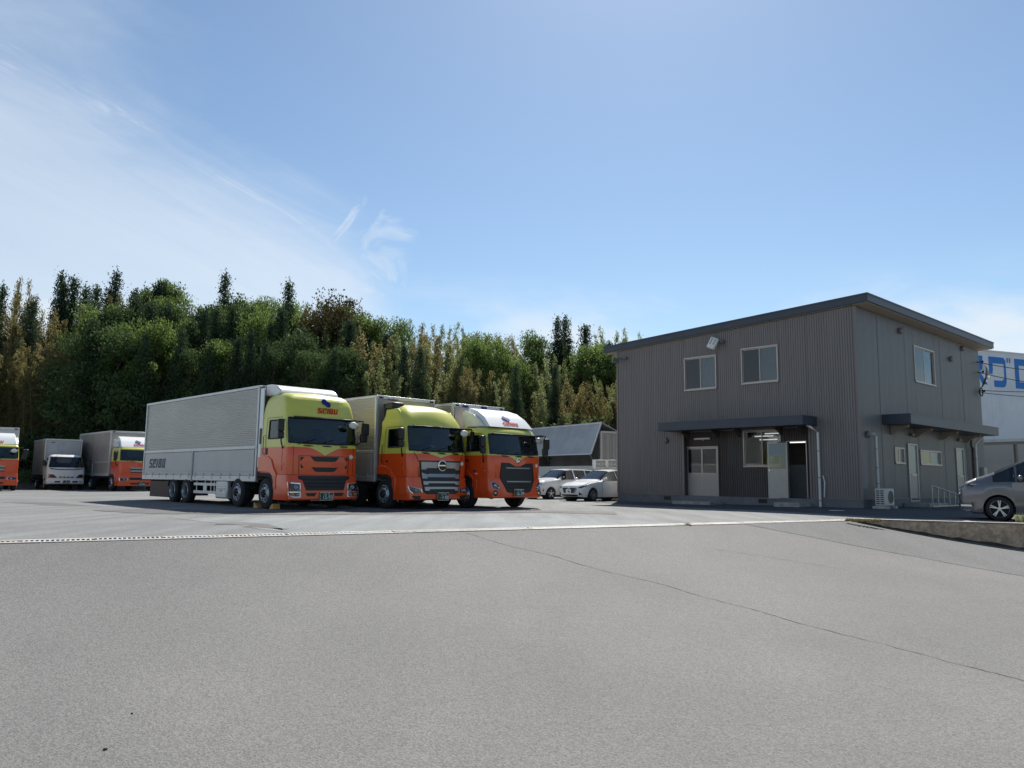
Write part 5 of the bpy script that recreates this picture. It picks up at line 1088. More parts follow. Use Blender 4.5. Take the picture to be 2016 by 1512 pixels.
def wagon():
    P = dict(hw=.845, axles=[0, -2.55], ra=.335, rw=.29, nose=.5, tail=.3, wn=.80, wheel='probox', sill=.26, belt=.98, cab=(-3.2, -.1), seats=(-1.35, -2.2),
             st=[(.72, .34, .68, .76, .66), (.66, .24, .74, .84, .70), (.40, .22, .86, .93, .74), (-.2, .22, .95, 1.02, .76), (-.52, .22, .98, 1.08, .72), (-1.25, .22, 1.0, 1.50, .60), (-1.6, .22, 1.0, 1.54, .61), (-2.8, .22, 1.0, 1.53, .61), (-3.35, .24, 1.0, 1.48, .59), (-3.50, .34, .98, 1.1, .64), (-3.54, .38, .8, .88, .66)],
             win=[(-1.62, -.75), (-2.48, -1.72), (-3.25, -2.58)], ws=(-1.20, -.50), rws=(-3.50, -3.34))
    rz = R(220); t, ip = car('station_wagon', 'white station wagon with grey bumper behind the white hatchback', (*W_LOC, 0), rz, P, 'car_white')
    fx = nose_fx(P)
    g = panel('grille', rect(-.36, .36, .62, .72), fx, .03, .05, 'black', t, bevel=.008); panel('grille_bar', rect(-.36, .36, .66, .68), fx, .04, .03, 'chrome', g)
    for sg in (-1, 1):
        headlamp(t, 'headlight', [(sg*.40, .76), (sg*.78, .78), (sg*.80, .62), (sg*.42, .60)], fx, .035, 'lamp_lens')
    panel('bumper_trim', [(-.78, .52), (.78, .52), (.78, .40), (-.78, .40)], fx, .045, .07, 'under', t, bevel=.02)
    plate(t, fx(0, .46)+.06, 0, .46, '··26', '山口', False, .72)
    car_common(t, P, .845, 'black', 1.05, -.72)
    for x in (-.52, -1.68):
        for sg in (-1, 1): mb = MB(); mb.box(x, x+.008, sg*.836, sg*.848, .36, .94); mb.build('door_seam', 'alu_dark', t)
    mb = MB()
H_LOC = (3.3, 36.8); W_LOC = (1.5, 39.6)
hatch(); wagon()
def van():
    P = dict(hw=.87, axles=[0, -2.86], ra=.385, rw=.335, nose=.55, tail=.3, wn=.76, wheel='van', sill=.28, belt=1.05, cab=(-3.6, -.1), seats=(-1.3, -2.2),
             st=[(.92, .36, .60, .70, .55), (.88, .26, .80, .92, .66), (.78, .23, .93, 1.05, .72), (.52, .22, 1.02, 1.17, .76), (.18, .22, 1.07, 1.28, .76), (-.05, .22, 1.08, 1.40, .72), (-.98, .22, 1.10, 1.84, .63), (-1.5, .22, 1.10, 1.90, .64), (-3.2, .22, 1.10, 1.88, .63), (-3.7, .26, 1.10, 1.80, .61), (-3.82, .36, 1.0, 1.1, .7), (-3.86, .40, .8, .9, .7)],
             win=[(-.42, .10), (-1.52, -.50), (-2.75, -1.62), (-3.6, -2.85)], ws=(-.92, .06), rws=(-3.80, -3.68))
    rz = R(151); t, ip = car('minivan', 'dark grey minivan cut off by the right picture edge, above the retaining wall', (V_LOC[0], V_LOC[1], lot_z(*V_LOC)), rz, P, 'car_grey', 'van')
    fx = nose_fx(P)
    g = panel('grille', [(-.50, .78), (.50, .78), (.40, .46), (-.40, .46)], fx, .03, .05, 'black', t, bevel=.01); panel('grille_bar', [(-.52, .80), (-.42, .44), (.42, .44), (.52, .80), (.47, .80), (.38, .48), (-.38, .48), (-.47, .80)], fx, .04, .03, 'chrome', g)
    for sg in (-1, 1):
        for q, (a, b) in enumerate(((.90, .98), (.80, .87))):
            headlamp(t, 'headlight', [(sg*.52, a), (sg*.80, b+.03), (sg*.845, b+.02), (sg*.845, a+.02), (sg*.58, a-.03)], fx, .034, 'chrome')
        panel('corner_intake', [(sg*.62, .62), (sg*.80, .66), (sg*.80, .40), (sg*.64, .38)], fx, .035, .04, 'black', t); panel('fog_lamp', rect(*sorted((sg*.70, sg*.79)), .38, .43), fx, .038, .03, 'chrome', t)
    panel('lower_lip', [(-.80, .30), (.80, .30), (.76, .24), (-.76, .24)], fx, .03, .05, 'car_grey', t, bevel=.01)
    car_common(t, P, .87, 'car_grey', 1.18, -.52)
    for x in (-.62, -1.80):
        for sg in (-1, 1): mb = MB(); mb.box(x, x+.009, sg*.862, sg*.873, .36, 1.0); mb.build('door_seam', 'black', t)
    mb = MB(); mb = MB()
    for sg in (-1, 1): mb.box(-.9, -.72, sg*.868, sg*.876, .68, .70)
    mb.build('door_badge', 'chrome', t)
V_LOC = (13.92, 22.25)
van()

# ------------------------------------------------------------------ office building
BX, BY, BA = 12.8, 28.25, R(42.5)           # local x runs along the right facade, local y along the left facade
bld = thing('office_building', 'two storey office building clad in brown grey ribbed metal siding', 'building', (BX, BY, 0), BA)
LX, LY = 14.0, 11.45
def ztop(x, y): return 7.60-.47*y/11.45
REC = (1.98, 7.70, .36, 3.10)
def ribbed(name, m, ax, n0, n1, zlo, zhi, holes, place, pitch=.098, depth=.022):
    """vertical ribs between n0..n1; holes = (a0,a1,z0,z1); place(a, d, z) -> local point, d outward"""
    mb = MB(); N_ = int(round((n1-n0)/pitch)); p = (n1-n0)/N_
    for i in range(N_):
        a = n0+i*p; b = a+p; c = (a+b)/2; iv = [(zlo(c), zhi(c))]
        for h in holes:
            if h[0] < c < h[1]:
                o = []
                for (u, v) in iv:
                    if h[3] <= u or h[2] >= v: o.append((u, v)); continue
                    if h[2] > u: o.append((u, h[2]))
                    if h[3] < v: o.append((h[3], v))
                iv = o
        prof = [(a, 0), (a+p*.16, -depth), (a+p*.30, -depth), (a+p*.42, 0), (b, 0)]
        for (u, v) in iv:
            tz = lambda q: (zhi(q) if abs(v-zhi(c)) < 1e-6 else v)
            vs = []
            for (q, d) in prof: vs += [place(q, d, u), place(q, d, tz(q))]
            mb.add(vs, [(2*k, 2*k+1, 2*k+3, 2*k+2) for k in range(4)])
    return mb.build(name, m, bld, smooth=20)
def side_joints():
    for x in (1.9, 4.6, 8.6, 11.4):
        mb = MB(); mb.box(x, x+.018, -.006, -.001, .42, 7.5); mb.build('sheet_joint', 'siding_dark', bld, smooth=0)
PL = lambda a, d, z: (-d, a, z)              # left facade (x = 0), outward -x
PR = lambda a, d, z: (a, -d, z)              # right facade (y = 0), outward -y
W_L = [(5.98, 7.62, 4.94, 6.40), (3.13, 4.79, 5.0, 6.50)]
D_L1 = (6.12, 7.78, .30, 2.49); W_L3 = (3.26, 4.94, 1.60, 3.10); D_L2 = (2.21, 2.97, .33, 2.58); RD = .25
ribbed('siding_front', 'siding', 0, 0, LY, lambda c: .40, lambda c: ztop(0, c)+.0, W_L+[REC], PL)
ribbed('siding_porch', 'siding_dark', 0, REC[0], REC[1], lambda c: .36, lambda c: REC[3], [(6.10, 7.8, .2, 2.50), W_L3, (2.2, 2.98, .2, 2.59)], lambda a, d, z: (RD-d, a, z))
W_R = [(5.55, 7.88, 5.23, 6.78)]; W_Rs = [(3.05, 4.0, 1.77, 2.40), (5.68, 8.05, 1.77, 2.38)]; D_R = [(4.33, 5.31, .27, 2.60), (9.90, 10.90, .22, 2.60)]
side_joints()
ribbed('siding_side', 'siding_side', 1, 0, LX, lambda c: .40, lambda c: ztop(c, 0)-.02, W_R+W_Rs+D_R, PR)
mb = MB()                                     # plain inner skin, far sides, porch returns
mb.box(LX-.04, LX, .02, LY-.02, .3, 7.05); mb.box(.02, LX-.05, LY-.04, LY, .3, 7.05); mb.build('siding_rear', 'siding', bld, smooth=0)
mb = MB(); mb.box(.02, RD+.02, REC[1]-.0, REC[1]+.03, REC[2], REC[3]+.02); mb.box(.02, RD+.02, REC[0]-.03, REC[0], REC[2], REC[3]+.02); mb.box(.02, RD+.02, REC[0], REC[1], REC[3], REC[3]+.03); mb.build('porch_return', 'siding_dark', bld, smooth=0)
for b_ in ((-.028, .03, -.03, .06, .42, ztop(0, 0)-.03), (-.026, .02, LY-.05, LY+.03, .42, ztop(0, LY)-.03), (-.024, .02, REC[1], REC[1]+.07, .42, REC[3]), (-.024, .02, REC[0]-.07, REC[0], .42, REC[3])): mb = MB(); mb.box(*b_); mb.build('corner_trim', 'siding', bld, bevel=.006)
mb = MB(); mb.box(-.02, LX, -.02, LY, -.5, .37); fo = mb.build('foundation', 'foundation', bld, smooth=0)
for b_ in ((-.035, -.0, -.035, REC[0], .375, .41), (-.035, 0, REC[1], LY+.02, .375, .41), (.03, LX, -.035, 0, .375, .41)): mb = MB(); mb.box(*b_); mb.build('base_flashing', 'siding', bld, smooth=0)
for y in (8.42, 3.78):
    mb = MB(); mb.box(-.03, -.021, y, y+.38, .15, .31); v = mb.build('foundation_vent', 'black', fo, smooth=0)
# roof: sloped slab with fascia and soffit
def slab(x0, x1, y0, y1, t, dz, name, m):
    mb = MB(); z = lambda y: ztop(0, y)+dz
    vs = [(x0, y0, z(y0)), (x1, y0, z(y0)), (x1, y1, z(y1)), (x0, y1, z(y1))]; vs += [(a, b, c+t) for a, b, c in vs]
    mb.add(vs, [(0,3,2,1),(4,5,6,7),(0,1,5,4),(1,2,6,5),(2,3,7,6),(3,0,4,7)]); return mb.build(name, m, bld, smooth=0)
ro = slab(-.14, LX+.55, -.55, LY+.75, .32, .045, 'roof', 'fascia')
slab(-.16, LX+.57, -.57, LY+.77, .05, .30, 'roof_edge', 'fascia')
slab(-.08, LX+.5, -.49, LY+.69, .02, .015, 'soffit', 'soffit')
# windows
def window(rectangle, place, panes=('glass_dark', 'glass_frost'), fr=.05, proud=.035, name='window', mat_='alu', deep=.06):
    a0, a1, z0, z1 = rectangle; mb = MB()
    def bx(u0, u1, w0, w1, d0, d1, q=mb, mi=0):
        pts = [place(u, d, z) for u in (u0, u1) for d in (d0, d1) for z in (w0, w1)]; xs, ys, zs = zip(*pts); q.box(min(xs), max(xs), min(ys), max(ys), min(zs), max(zs), mi)
    bx(a0-.0, a1, z0-.02, z0+fr, -deep, proud+.02); bx(a0, a1, z1-fr, z1+.01, -deep, proud); bx(a0, a0+fr, z0+fr, z1-fr, -deep, proud); bx(a1-fr, a1, z0+fr, z1-fr, -deep, proud)
    o = mb.build(name, mat_, bld, bevel=.006); mid = (a0+a1)/2
    for k, (u0, u1) in enumerate(((a0+fr, mid+.02), (mid-.02, a1-fr))):
        d = -.012 if k == 0 else -.036; s = MB(); f = .035
        for r_ in ((u0, u1, z0+fr, z0+fr+f), (u0, u1, z1-fr-f, z1-fr), (u0, u0+f, z0+fr+f, z1-fr-f), (u1-f, u1, z0+fr+f, z1-fr-f)): bx(*r_, d-.02, d+.0, s)
        so = s.build('sash', mat_, o, smooth=0); g = MB(); bx(u0+f, u1-f, z0+fr+f, z1-fr-f, d-.014, d-.008, g); g.build('pane', panes[k], so, smooth=0)
    return o
mat('curtain', (.50, .52, .52), .8, var=.08, vscale=2)
def curtain(rc, place, half):
    a0, a1, z0, z1 = rc; m_ = (a0+a1)/2; b0, b1 = (a0+.04, m_) if half == 0 else (m_, a1-.04); mb = MB(); vs = []; n = 60
    for i in range(n+1):
        t = i/n; a = b0+(b1-b0)*t; d = -.13+.022*math.sin(t*52+.6*math.sin(t*9)); vs += [place(a, d, z0+.03), place(a, d-.004, z1-.03)]
    mb.add(vs, [(2*i, 2*i+1, 2*i+3, 2*i+2) for i in range(n)]); mb.build('curtain', 'curtain', bld, smooth=60)
    mb = MB(); pts = [place(a, d, z) for a in (a0-.1, a1+.1) for d in (-.40, -.38) for z in (z0-.1, z1+.1)]; xs, ys, zs = zip(*pts); mb.box(min(xs), max(xs), min(ys), max(ys), min(zs), max(zs)); mb.build('window_backing', 'seat_dark', bld, smooth=0)
window(W_L[0], PL, ('glass_clear', 'glass_dark')); window(W_L[1], PL, ('glass_clear', 'glass_dark')); curtain(W_L[0], PL, 0); curtain(W_L[1], PL, 0)
window(W_R[0], PR, ('glass_dark', 'glass_clear')); curtain(W_R[0], PR, 1); window(W_Rs[0], PR, ('glass_dark', 'glass_frost')); window(W_Rs[1], PR, ('glass_dark', 'glass_teal'))
PP = lambda a, d, z: (RD-d, a, z)
window(W_L3, PP, ('glass_clear', 'glass_clear'))
# room behind the porch window and the open door
mb = MB(); X0, X1, Y0, Y1, Z0, Z1 = RD+.10, 5.2, .3, 5.6, .36, 3.2
mb.add([(X0,Y0,Z0),(X1,Y0,Z0),(X1,Y1,Z0),(X0,Y1,Z0),(X0,Y0,Z1),(X1,Y0,Z1),(X1,Y1,Z1),(X0,Y1,Z1)], [(0,1,2,3),(7,6,5,4),(0,4,5,1),(1,5,6,2),(2,6,7,3)]); mb.build('room_lining', 'room', bld, smooth=0)
for (x, y, zl) in ((.9, 3.9, 3.0), (1.5, 3.1, 2.94), (1.5, 4.7, 2.94), (2.4, 3.6, 2.84), (2.4, 5.0, 2.84), (3.4, 4.1, 2.74), (3.4, 2.7, 2.74)):
    mb = MB(); mb.tube([(x, y-.3, zl), (x, y-.3, 3.2)], .008, 4); mb.tube([(x, y+.3, zl), (x, y+.3, 3.2)], .008, 4); mb.box(x-.05, x+.05, y-.45, y+.45, zl, zl+.04); c = mb.build('ceiling_lamp', 'white_plastic', bld, smooth=0); mb = MB(); mb.tube([(x, y-.42, zl-.024), (x, y+.42, zl-.024)], .022, 8); mb.build('lamp_tube', 'tube_lit', c)
mb = MB(); mb.box(1.3, 1.36, 2.55, 5.4, .36, 1.7); mb.build('partition', 'room', bld, smooth=0)
mb = MB()
mb.box(RD+.02, RD+.10, 3.1, 3.26, .36, 3.1); mb.box(RD+.02, RD+.10, 4.94, 5.7, .36, 3.1); mb.box(RD+.02, RD+.10, 3.0, 5.7, .36, 1.58); mb.box(RD+.02, RD+.10, .25, 2.19, .36, 3.2); mb.build('inner_wall', 'room', bld, smooth=0)
# double sliding door with blinds
a0, a1, z0, z1 = D_L1; mb = MB(); X = RD
mb.box(X-.06, X+.06, a0, a1, z1-.06, z1); mb.box(X-.08, X+.06, a0, a1, z0-.02, z0+.05); mb.box(X-.06, X+.06, a0, a0+.06, z0+.05, z1-.06); mb.box(X-.06, X+.06, a1-.06, a1, z0+.05, z1-.06); dr = mb.build('sliding_door', 'alu', bld, bevel=.006)
for k in range(2):
    y0, y1 = (a0+.06, (a0+a1)/2) if k == 0 else ((a0+a1)/2, a1-.06); x = X-.02+.03*k; l = MB()
    l.box(x-.018, x+.018, y0, y0+.05, z0+.05, z1-.06); l.box(x-.018, x+.018, y1-.05, y1, z0+.05, z1-.06); l.box(x-.018, x+.018, y0+.05, y1-.05, z1-.12, z1-.06); l.box(x-.018, x+.018, y0+.05, y1-.05, 1.28, 1.35); l.box(x-.018, x+.018, y0+.05, y1-.05, z0+.05, z0+.12); lf_ = l.build('door_leaf', 'alu', dr, smooth=0)
    p = MB(); p.box(x-.010, x+.010, y0+.05, y1-.05, z0+.12, 1.28); p.build('lower_panel', 'beige_panel', lf_, smooth=0)
    p = MB(); p.box(x-.004, x+.004, y0+.05, y1-.05, 1.35, z1-.12); p.build('pane', 'glass_clear', lf_, smooth=0)
    p = MB()
    for j in range(20): z = 1.58+j*.039; p.obox((x+.05, (y0+y1)/2, z), (.010, 0, .012), (0, (y1-y0)/2-.06, 0), (.001, 0, -.001))
    p.build('blind_slat', 'blind', lf_, smooth=0); p = MB(); p.box(x+.09, x+.10, y0, y1, z0, z1); p.build('door_backing', 'seat_dark', lf_, smooth=0)
# open hinged door
a0, a1, z0, z1 = D_L2; mb = MB(); mb.box(X-.05, X+.06, a0-.04, a0, z0, z1+.03); mb.box(X-.05, X+.06, a1, a1+.04, z0, z1+.03); mb.box(X-.05, X+.06, a0, a1, z1, z1+.03); mb.box(X-.06, X+.06, a0, a1, z0-.03, z0+.02); df = mb.build('door_frame', 'alu', bld, bevel=.005)
hg = Vector((X-.05, a1+.02, 0)); dv = Vector((-math.sin(R(36)), math.cos(R(36)), 0)); nv = Vector((-dv.y, dv.x, 0)); w = a1-a0-.01
def dbox(q, u0, u1, w0, w1, th=.02, o=0.): c = hg+dv*(u0+u1)/2+nv*o; q.obox((c.x, c.y, (w0+w1)/2), dv*(u1-u0)/2, nv*th, (0, 0, (w1-w0)/2))
l = MB(); dbox(l, 0, .06, z0+.02, z1); dbox(l, w-.06, w, z0+.02, z1); dbox(l, .06, w-.06, z1-.07, z1); dbox(l, .06, w-.06, 1.40, 1.52); dbox(l, .06, w-.06, z0+.02, z0+.10); dl = l.build('door_leaf', 'alu', df, smooth=0)
l = MB(); dbox(l, .06, w-.06, z0+.10, 1.40, .012); l.build('lower_panel', 'alu', dl, smooth=0)
l = MB(); dbox(l, .06, w-.06, 1.52, z1-.07, .004); l.build('pane', 'glass_clear', dl, smooth=0)
l = MB(); dbox(l, .065, w-.065, 2.02, z1-.075, .002, .012); l.build('paper_sheet', 'glass_frost', dl, smooth=0)
l = MB(); dbox(l, w-.07, w-.03, 1.42, 1.47, .05); l.build('door_handle', 'chrome', dl); l = MB(); dbox(l, .06, .34, z1-.05, z1-.0, .03, .03); l.build('door_closer', 'alu_dark', dl)
# porch lamp, canopies with brackets
mb = MB(); mb.box(RD-.10, RD-.022, 6.5, 7.3, 2.78, 2.86); pl = mb.build('porch_lamp', 'white_plastic', bld, bevel=.02); mb = MB(); mb.ball((RD-.07, 6.85, 2.76), .025, .03, .02); mb.build('sensor', 'white_plastic', pl)
mb = MB(); mb.ball((-.06, 8.62, 2.78), .07, .11, .13); mb.box(-.03, 0, 8.52, 8.72, 2.66, 2.8); mb.build('wall_vent_hood', 'alu_dark', bld)
def canopy(x0, x1, y0, y1, zb, zt, brk, gut):
    mb = MB(); mb.box(x0, x1, y0, y1, zb+.02, zt-.03); o = mb.build('canopy', 'fascia', bld, smooth=0); mb = MB(); mb.box(x0-.012, x1+.0, y0-.012, y1+.012, zt-.06, zt); mb.box(x0-.008, x1, y0-.008, y1+.008, zb, zb+.025); mb.build('canopy_edge', 'fascia', o, smooth=0)
    return o
c1 = canopy(-1.15, -.024, 1.62, 8.22, 3.14, 3.50, None, None)
for y in (2.15, 3.05, 4.9, 5.95, 7.45):
    mb = MB(); mb.prism([(-.03, 3.14), (-.62, 3.14), (-.60, 3.05), (-.35, 3.0), (-.12, 2.84), (-.03, 2.82)], 'y', y-.045, y+.045); mb.build('bracket', 'siding_dark', c1)
c2 = canopy(2.02, 12.6, -1.05, -.024, 3.24, 3.62, None, None)
for x in (2.75, 5.2, 8.2, 11.2):
    mb = MB(); mb.prism([(-.03, 3.24), (-.70, 3.24), (-.68, 3.14), (-.4, 3.08), (-.14, 2.90), (-.03, 2.88)], 'x', x-.05, x+.05); mb.build('bracket', 'soffit', c2)
def pipe(pts, r, m, name='downpipe'):
    mb = MB(); mb.tube(pts, r, 10); o = mb.build(name, m, bld)
    for (a, b) in zip(pts, pts[1:]):
        a, b = Vector(a), Vector(b)
        if abs(a.z-b.z) > 1.5:
            q = MB()
            for f in (.25, .6, .9): p = a.lerp(b, f); q.lathe([(-.012, r+.008), (.012, r+.008)], p, 'z', 10)
            q.build('pipe_clip', 'alu_dark', o)
    return o
pipe([(-.55, 1.75, 3.16), (-.45, 1.62, 3.05), (-.12, 1.55, 2.9), (-.12, 1.55, .03)], .045, 'white_plastic')
pipe([(-.09, 1.42, 1.25), (-.09, 1.36, 1.0), (-.09, 1.40, .45)], .025, 'white_plastic', 'drain_hose')
pipe([(12.2, -.55, 3.26), (12.25, -.3, 3.05), (12.35, -.11, 2.85), (12.35, -.11, .1)], .05, 'white_plastic')
pipe([(11.5, -.2, 3.15), (11.6, -.16, 2.8), (11.9, -.13, 2.6), (11.9, -.12, .1)], .06, 'siding_dark')
pipe([(.92, -.03, 2.82), (.95, -.12, 2.83), (1.02, -.14, 2.75), (1.02, -.14, .78), (.98, -.35, .72)], .05, 'ac_white', 'refrigerant_pipe')
for (x, z) in ((.55, 2.80), (4.12, 7.2), (11.58, 7.38), (9.9, 6.68)):
    mb = MB(); mb.ball((x, -.07, z), .13, .09, .13); mb.box(x-.13, x+.13, -.08, -.0, z-.12, z+.0); mb.build('wall_vent_hood', 'alu_dark', bld)
for (x, z) in ((4.81, 2.97), (10.36, 2.98)):
    mb = MB(); mb.box(x-.16, x+.16, -.12, -.0, z-.06, z+.06); mb.build('door_lamp', 'alu_dark', bld, bevel=.03)
mb = MB(); mb.box(13.3, 13.75, -.16, 0, 1.2, 1.78); mb.build('meter_box', 'beige_panel', bld, bevel=.02)
# narrow doors of the right facade
for k, (a0, a1, z0, z1) in enumerate(D_R):
    mb = MB(); mb.box(a0, a0+.06, -.05, .04, z0, z1); mb.box(a1-.06, a1, -.05, .04, z0, z1); mb.box(a0+.06, a1-.06, -.05, .04, z1-.06, z1); mb.box(a0+.06, a1-.06, -.05, .04, z0, z0+.05); f = mb.build('side_door', 'alu', bld, bevel=.005)
    mb = MB(); mb.box(a0+.06, a1-.06, -.02, .01, z0+.05, 1.30); mb.build('lower_panel', 'beige_panel', f, smooth=0); mb = MB(); mb.box(a0+.06, a1-.06, -.03, .02, 1.30, 1.38); mb.build('mid_rail', 'alu', f, smooth=0)
    mb = MB(); mb.box(a0+.06, a1-.06, -.012, -.002, 1.38, z1-.06); mb.build('pane', 'glass_teal', f, smooth=0); mb = MB(); mb.tube([(a0+.12, -.02, 1.34), (a0+.12, -.09, 1.34), (a0+.22, -.09, 1.34)], .014, 6); mb.build('door_handle', 'black', f)
# flood lamp and camera on the left facade
fl = MB(); c = Vector((-.34, 5.92, 6.84)); fl.obox(c, Vector((.05, 0, -.02)), Vector((0, .17, .07)), Vector((.06, -.09, .22)), 0); flo = fl.build('flood_lamp', 'white_plastic', bld, bevel=.015)
q = MB()
for i in range(2):
    for j in range(3): p = c+Vector((-.055, 0, .02))+Vector((0, .085*(i*2-1)*.9, .03*(i*2-1)))+Vector((.02, -.035, .085))*(j-1+.6); q = MB(); q.ball(p, .012, .05, .045, 0, 10, 5); q.build('led', 'lamp_lens', flo)
q = MB(); q.tube([c+Vector((.05, -.1, .02)), (-.16, 5.72, 6.90), (.0, 5.66, 6.88)], .03, 8); q.ball((-.12, 5.62, 6.90), .10, .12, .08); q.build('lamp_bracket', 'alu_dark', flo)
q = MB(); q.box(-.05, 0, 10.95, 11.2, 6.72, 6.86); q.tube([(-.03, 11.1, 6.78), (-.3, 11.2, 6.74)], .03, 6); q.obox((-.36, 11.28, 6.66), (.16, -.04, -.03), (.02, .07, 0), (.01, 0, .09)); q.ball((-.08, 10.85, 6.76), .07, .07, .07); q.build('wall_camera', 'alu_dark', bld, bevel=.008)
# doorsteps: their own slabs
def b2w(x, y, z=0): p = Matrix.Rotation(BA, 4, 'Z') @ Vector((x, y, z)); return Vector((p.x+BX, p.y+BY, z))
for (x0, x1, y0, y1, h, lab) in ((-1.05, -.03, 5.75, 7.62, .125, 'concrete doorstep in front of the double sliding door'), (-1.05, -.03, 1.92, 2.95, .16, 'concrete doorstep in front of the open door'), (3.6, 5.6, -1.0, -.04, .15, 'low concrete doorstep under the first narrow side door')):
    p = b2w((x0+x1)/2, (y0+y1)/2); zg = lot_z(p.x, p.y); mb = MB(); mb.box(-(x1-x0)/2, (x1-x0)/2, -(y1-y0)/2, (y1-y0)/2, -.12, h); o = mb.build('doorstep', 'concrete', None, bevel=.015); o.location = (p.x, p.y, zg-.0); o.rotation_euler.z = BA; tag(o, lab, 'step', 'doorsteps')
# things just inside the open door
p = b2w(1.15, 2.45, .364); wd = thing('water_dispenser', 'blue and grey water dispenser standing inside the open door', 'dispenser', p, BA)
mb = MB(); mb.box(-.16, .16, -.17, .17, 0, .95); mb.build('cabinet', 'blue_plastic', wd, bevel=.04); mb = MB(); mb.lathe([(.95, .06), (.99, .14), (1.05, .145), (1.25, .145), (1.29, .1), (1.30, .001)], (0, 0, 0), 'z', 18); mb.build('bottle', 'navy', wd); mb = MB(); mb.box(-.18, -.15, -.12, .12, .80, .95); mb.build('tap_panel', 'white_plastic', wd)
p = b2w(.75, 2.32, .364); cbx = thing('cardboard_box', 'brown cardboard box on the floor inside the open door', 'box', p, BA); mb = MB(); mb.box(-.14, .14, -.10, .10, 0, .5); mb.build('carton', 'cardboard', cbx, bevel=.005); mb = MB(); mb.box(-.03, .03, -.101, .101, .49, .503); mb.build('tape', 'white_plastic', cbx)
# air conditioner
p = b2w(.55, -.55); zg = lot_z(p.x, p.y); ac = thing('air_conditioner', 'cream outdoor air conditioner unit on concrete feet by the building corner', 'air conditioner', (p.x, p.y, zg), BA)
mb = MB()
for x in (-.34, .34): mb.box(x-.09, x+.09, -.28, .28, -.02, .09)
mb.build('foot', 'concrete_edge', ac, bevel=.01)
mb = MB(); mb.box(-.43, .43, -.17, .17, .10, .72); body = mb.build('casing', 'ac_white', ac, bevel=.025)
mb = MB(); mb.lathe([(0, .235), (-.012, .23), (-.012, .21), (.0, .20)], (.10, -.171, .41), 'y', 28, 0); mb.lathe([(-.002, .21), (-.003, .001)], (.10, -.171, .41), 'y', 24, 1)
for k in range(7): mb.lathe([(-.008, .03*k+.012), (-.008, .03*k+.018)], (.10, -.171, .41), 'y', 24, 0)
mb.build('fan_grille', ['alu_dark', 'black'], ac)
mb = MB()
for i in range(7):
    for (a, b) in ((-.135, -.02), (.01, .125)): mb.box(-.433, -.4305, a, b, .16+i*.075, .20+i*.075)
mb.build('side_slot', 'black', ac, smooth=0)
# railing with sloped rail by the side door
p = b2w(5.0, -1.0); zg = lot_z(p.x, p.y); rl = thing('ladder', 'aluminium ladder like rail with sloped top beside the building side doors', 'ladder', (p.x, p.y, zg), BA)
a0, a1 = -1.15, 2.1; mb = MB(); mb.tube([(a0, 0, .84), (a1, 0, .42)], .028, 8); mb.build('top_rail', 'alu', rl)
mb = MB(); mb.box(a0, a1, -.03, .03, -.02, .06); mb.build('bottom_rail', 'alu', rl)
for i in range(6):
    f = (i+.06)/5.2; x = a0+(a1-a0)*f; mb = MB(); mb.box(x-.025, x+.025, -.02, .02, .06, .84-.42*f); mb.build('rung', 'alu', rl)
mb = MB(); mb.box(a1+.02, a1+.42, -.05, .05, -.03, .55); mb.build('end_plate', 'white_plastic', rl, bevel=.02); mb = MB(); mb.ball((a1+.1, 0, .66), .06, .05, .06); mb.tube([(a1+.1, 0, .5), (a1+.1, 0, .66)], .02, 6); mb.build('end_knob', 'black', rl)
mb = MB(); mb.box(-.22, .22, -.1, .1, 0, .012); p = b2w(-2.9, -.35); pc = mb.build('drain_cover', 'white_plastic', None, smooth=0); pc.location = (p.x, p.y, lot_z(p.x, p.y)+.004); pc.rotation_euler.z = R(12); tag(pc, 'small pale drain cover on the shaded asphalt near the building corner', 'drain cover')

# ------------------------------------------------------------------ neighbouring warehouse, carport, cables
WA = R(21); wh = thing('warehouse', 'tall white neighbouring warehouse with blue katakana lettering', 'building', (32.2, 52.5, 0), WA)
mb = MB(); mb.box(-1.5, 40, 0, 20, 3.95, 10.12); mb.build('wall', 'warehouse_white', wh, smooth=0)
mb = MB(); mb.box(-1.45, 40, .04, 20, -.5, 3.94); mb.build('lower_wall', 'warehouse_beige', wh, smooth=0)
mb = MB(); mb.box(-1.56, 40, -.06, 20, 10.12, 10.22); mb.build('roof_edge', 'box_frame', wh, smooth=0)
for z in (1.4, 2.7): mb = MB(); mb.box(-1.4, 40, .02, .039, z, z+.03); mb.build('panel_joint', 'box_grey', wh, smooth=0)
for x in np.arange(1, 40, 4.): mb = MB(); mb.box(x, x+.025, -.008, 0, 3.96, 10.1); mb.build('panel_joint', 'box_frame', wh, smooth=0)
def glyph(polys, x, z, s):
    mb = MB()
    for P in polys: mb.prism([(x+a*s*.62, z+b*s) for a, b in P], 'x', 0, 0) if False else mb.add([(x+a*s*.70, -.012, z+b*s) for a, b in P]+[(x+a*s*.70, -.002, z+b*s) for a, b in P], [tuple(range(len(P))), tuple(range(len(P), 2*len(P)))]+[(i, (i+1) % len(P), len(P)+(i+1) % len(P), len(P)+i) for i in range(len(P))])
    mb.build('sign_letter', 'sign_blue', wh, smooth=0)
S_ = 2.12; ZL = 7.68
glyph([[(0, 1), (1, 1), (1, .8), (.62, .8), (.30, 1-.2-.0), (0, .8)], [(.72, .8), (1., .8), (.95, .55), (.70, .45), (.55, .35), (.70, .70)], [(.70, .45), (.55, .35), (.1, 0), (-.2, .08), (.35, .42), (.62, .62)], [(.62, .42), (.80, .46), (1.25, .06), (.9, .06)]], -1.12, ZL-.02, S_)
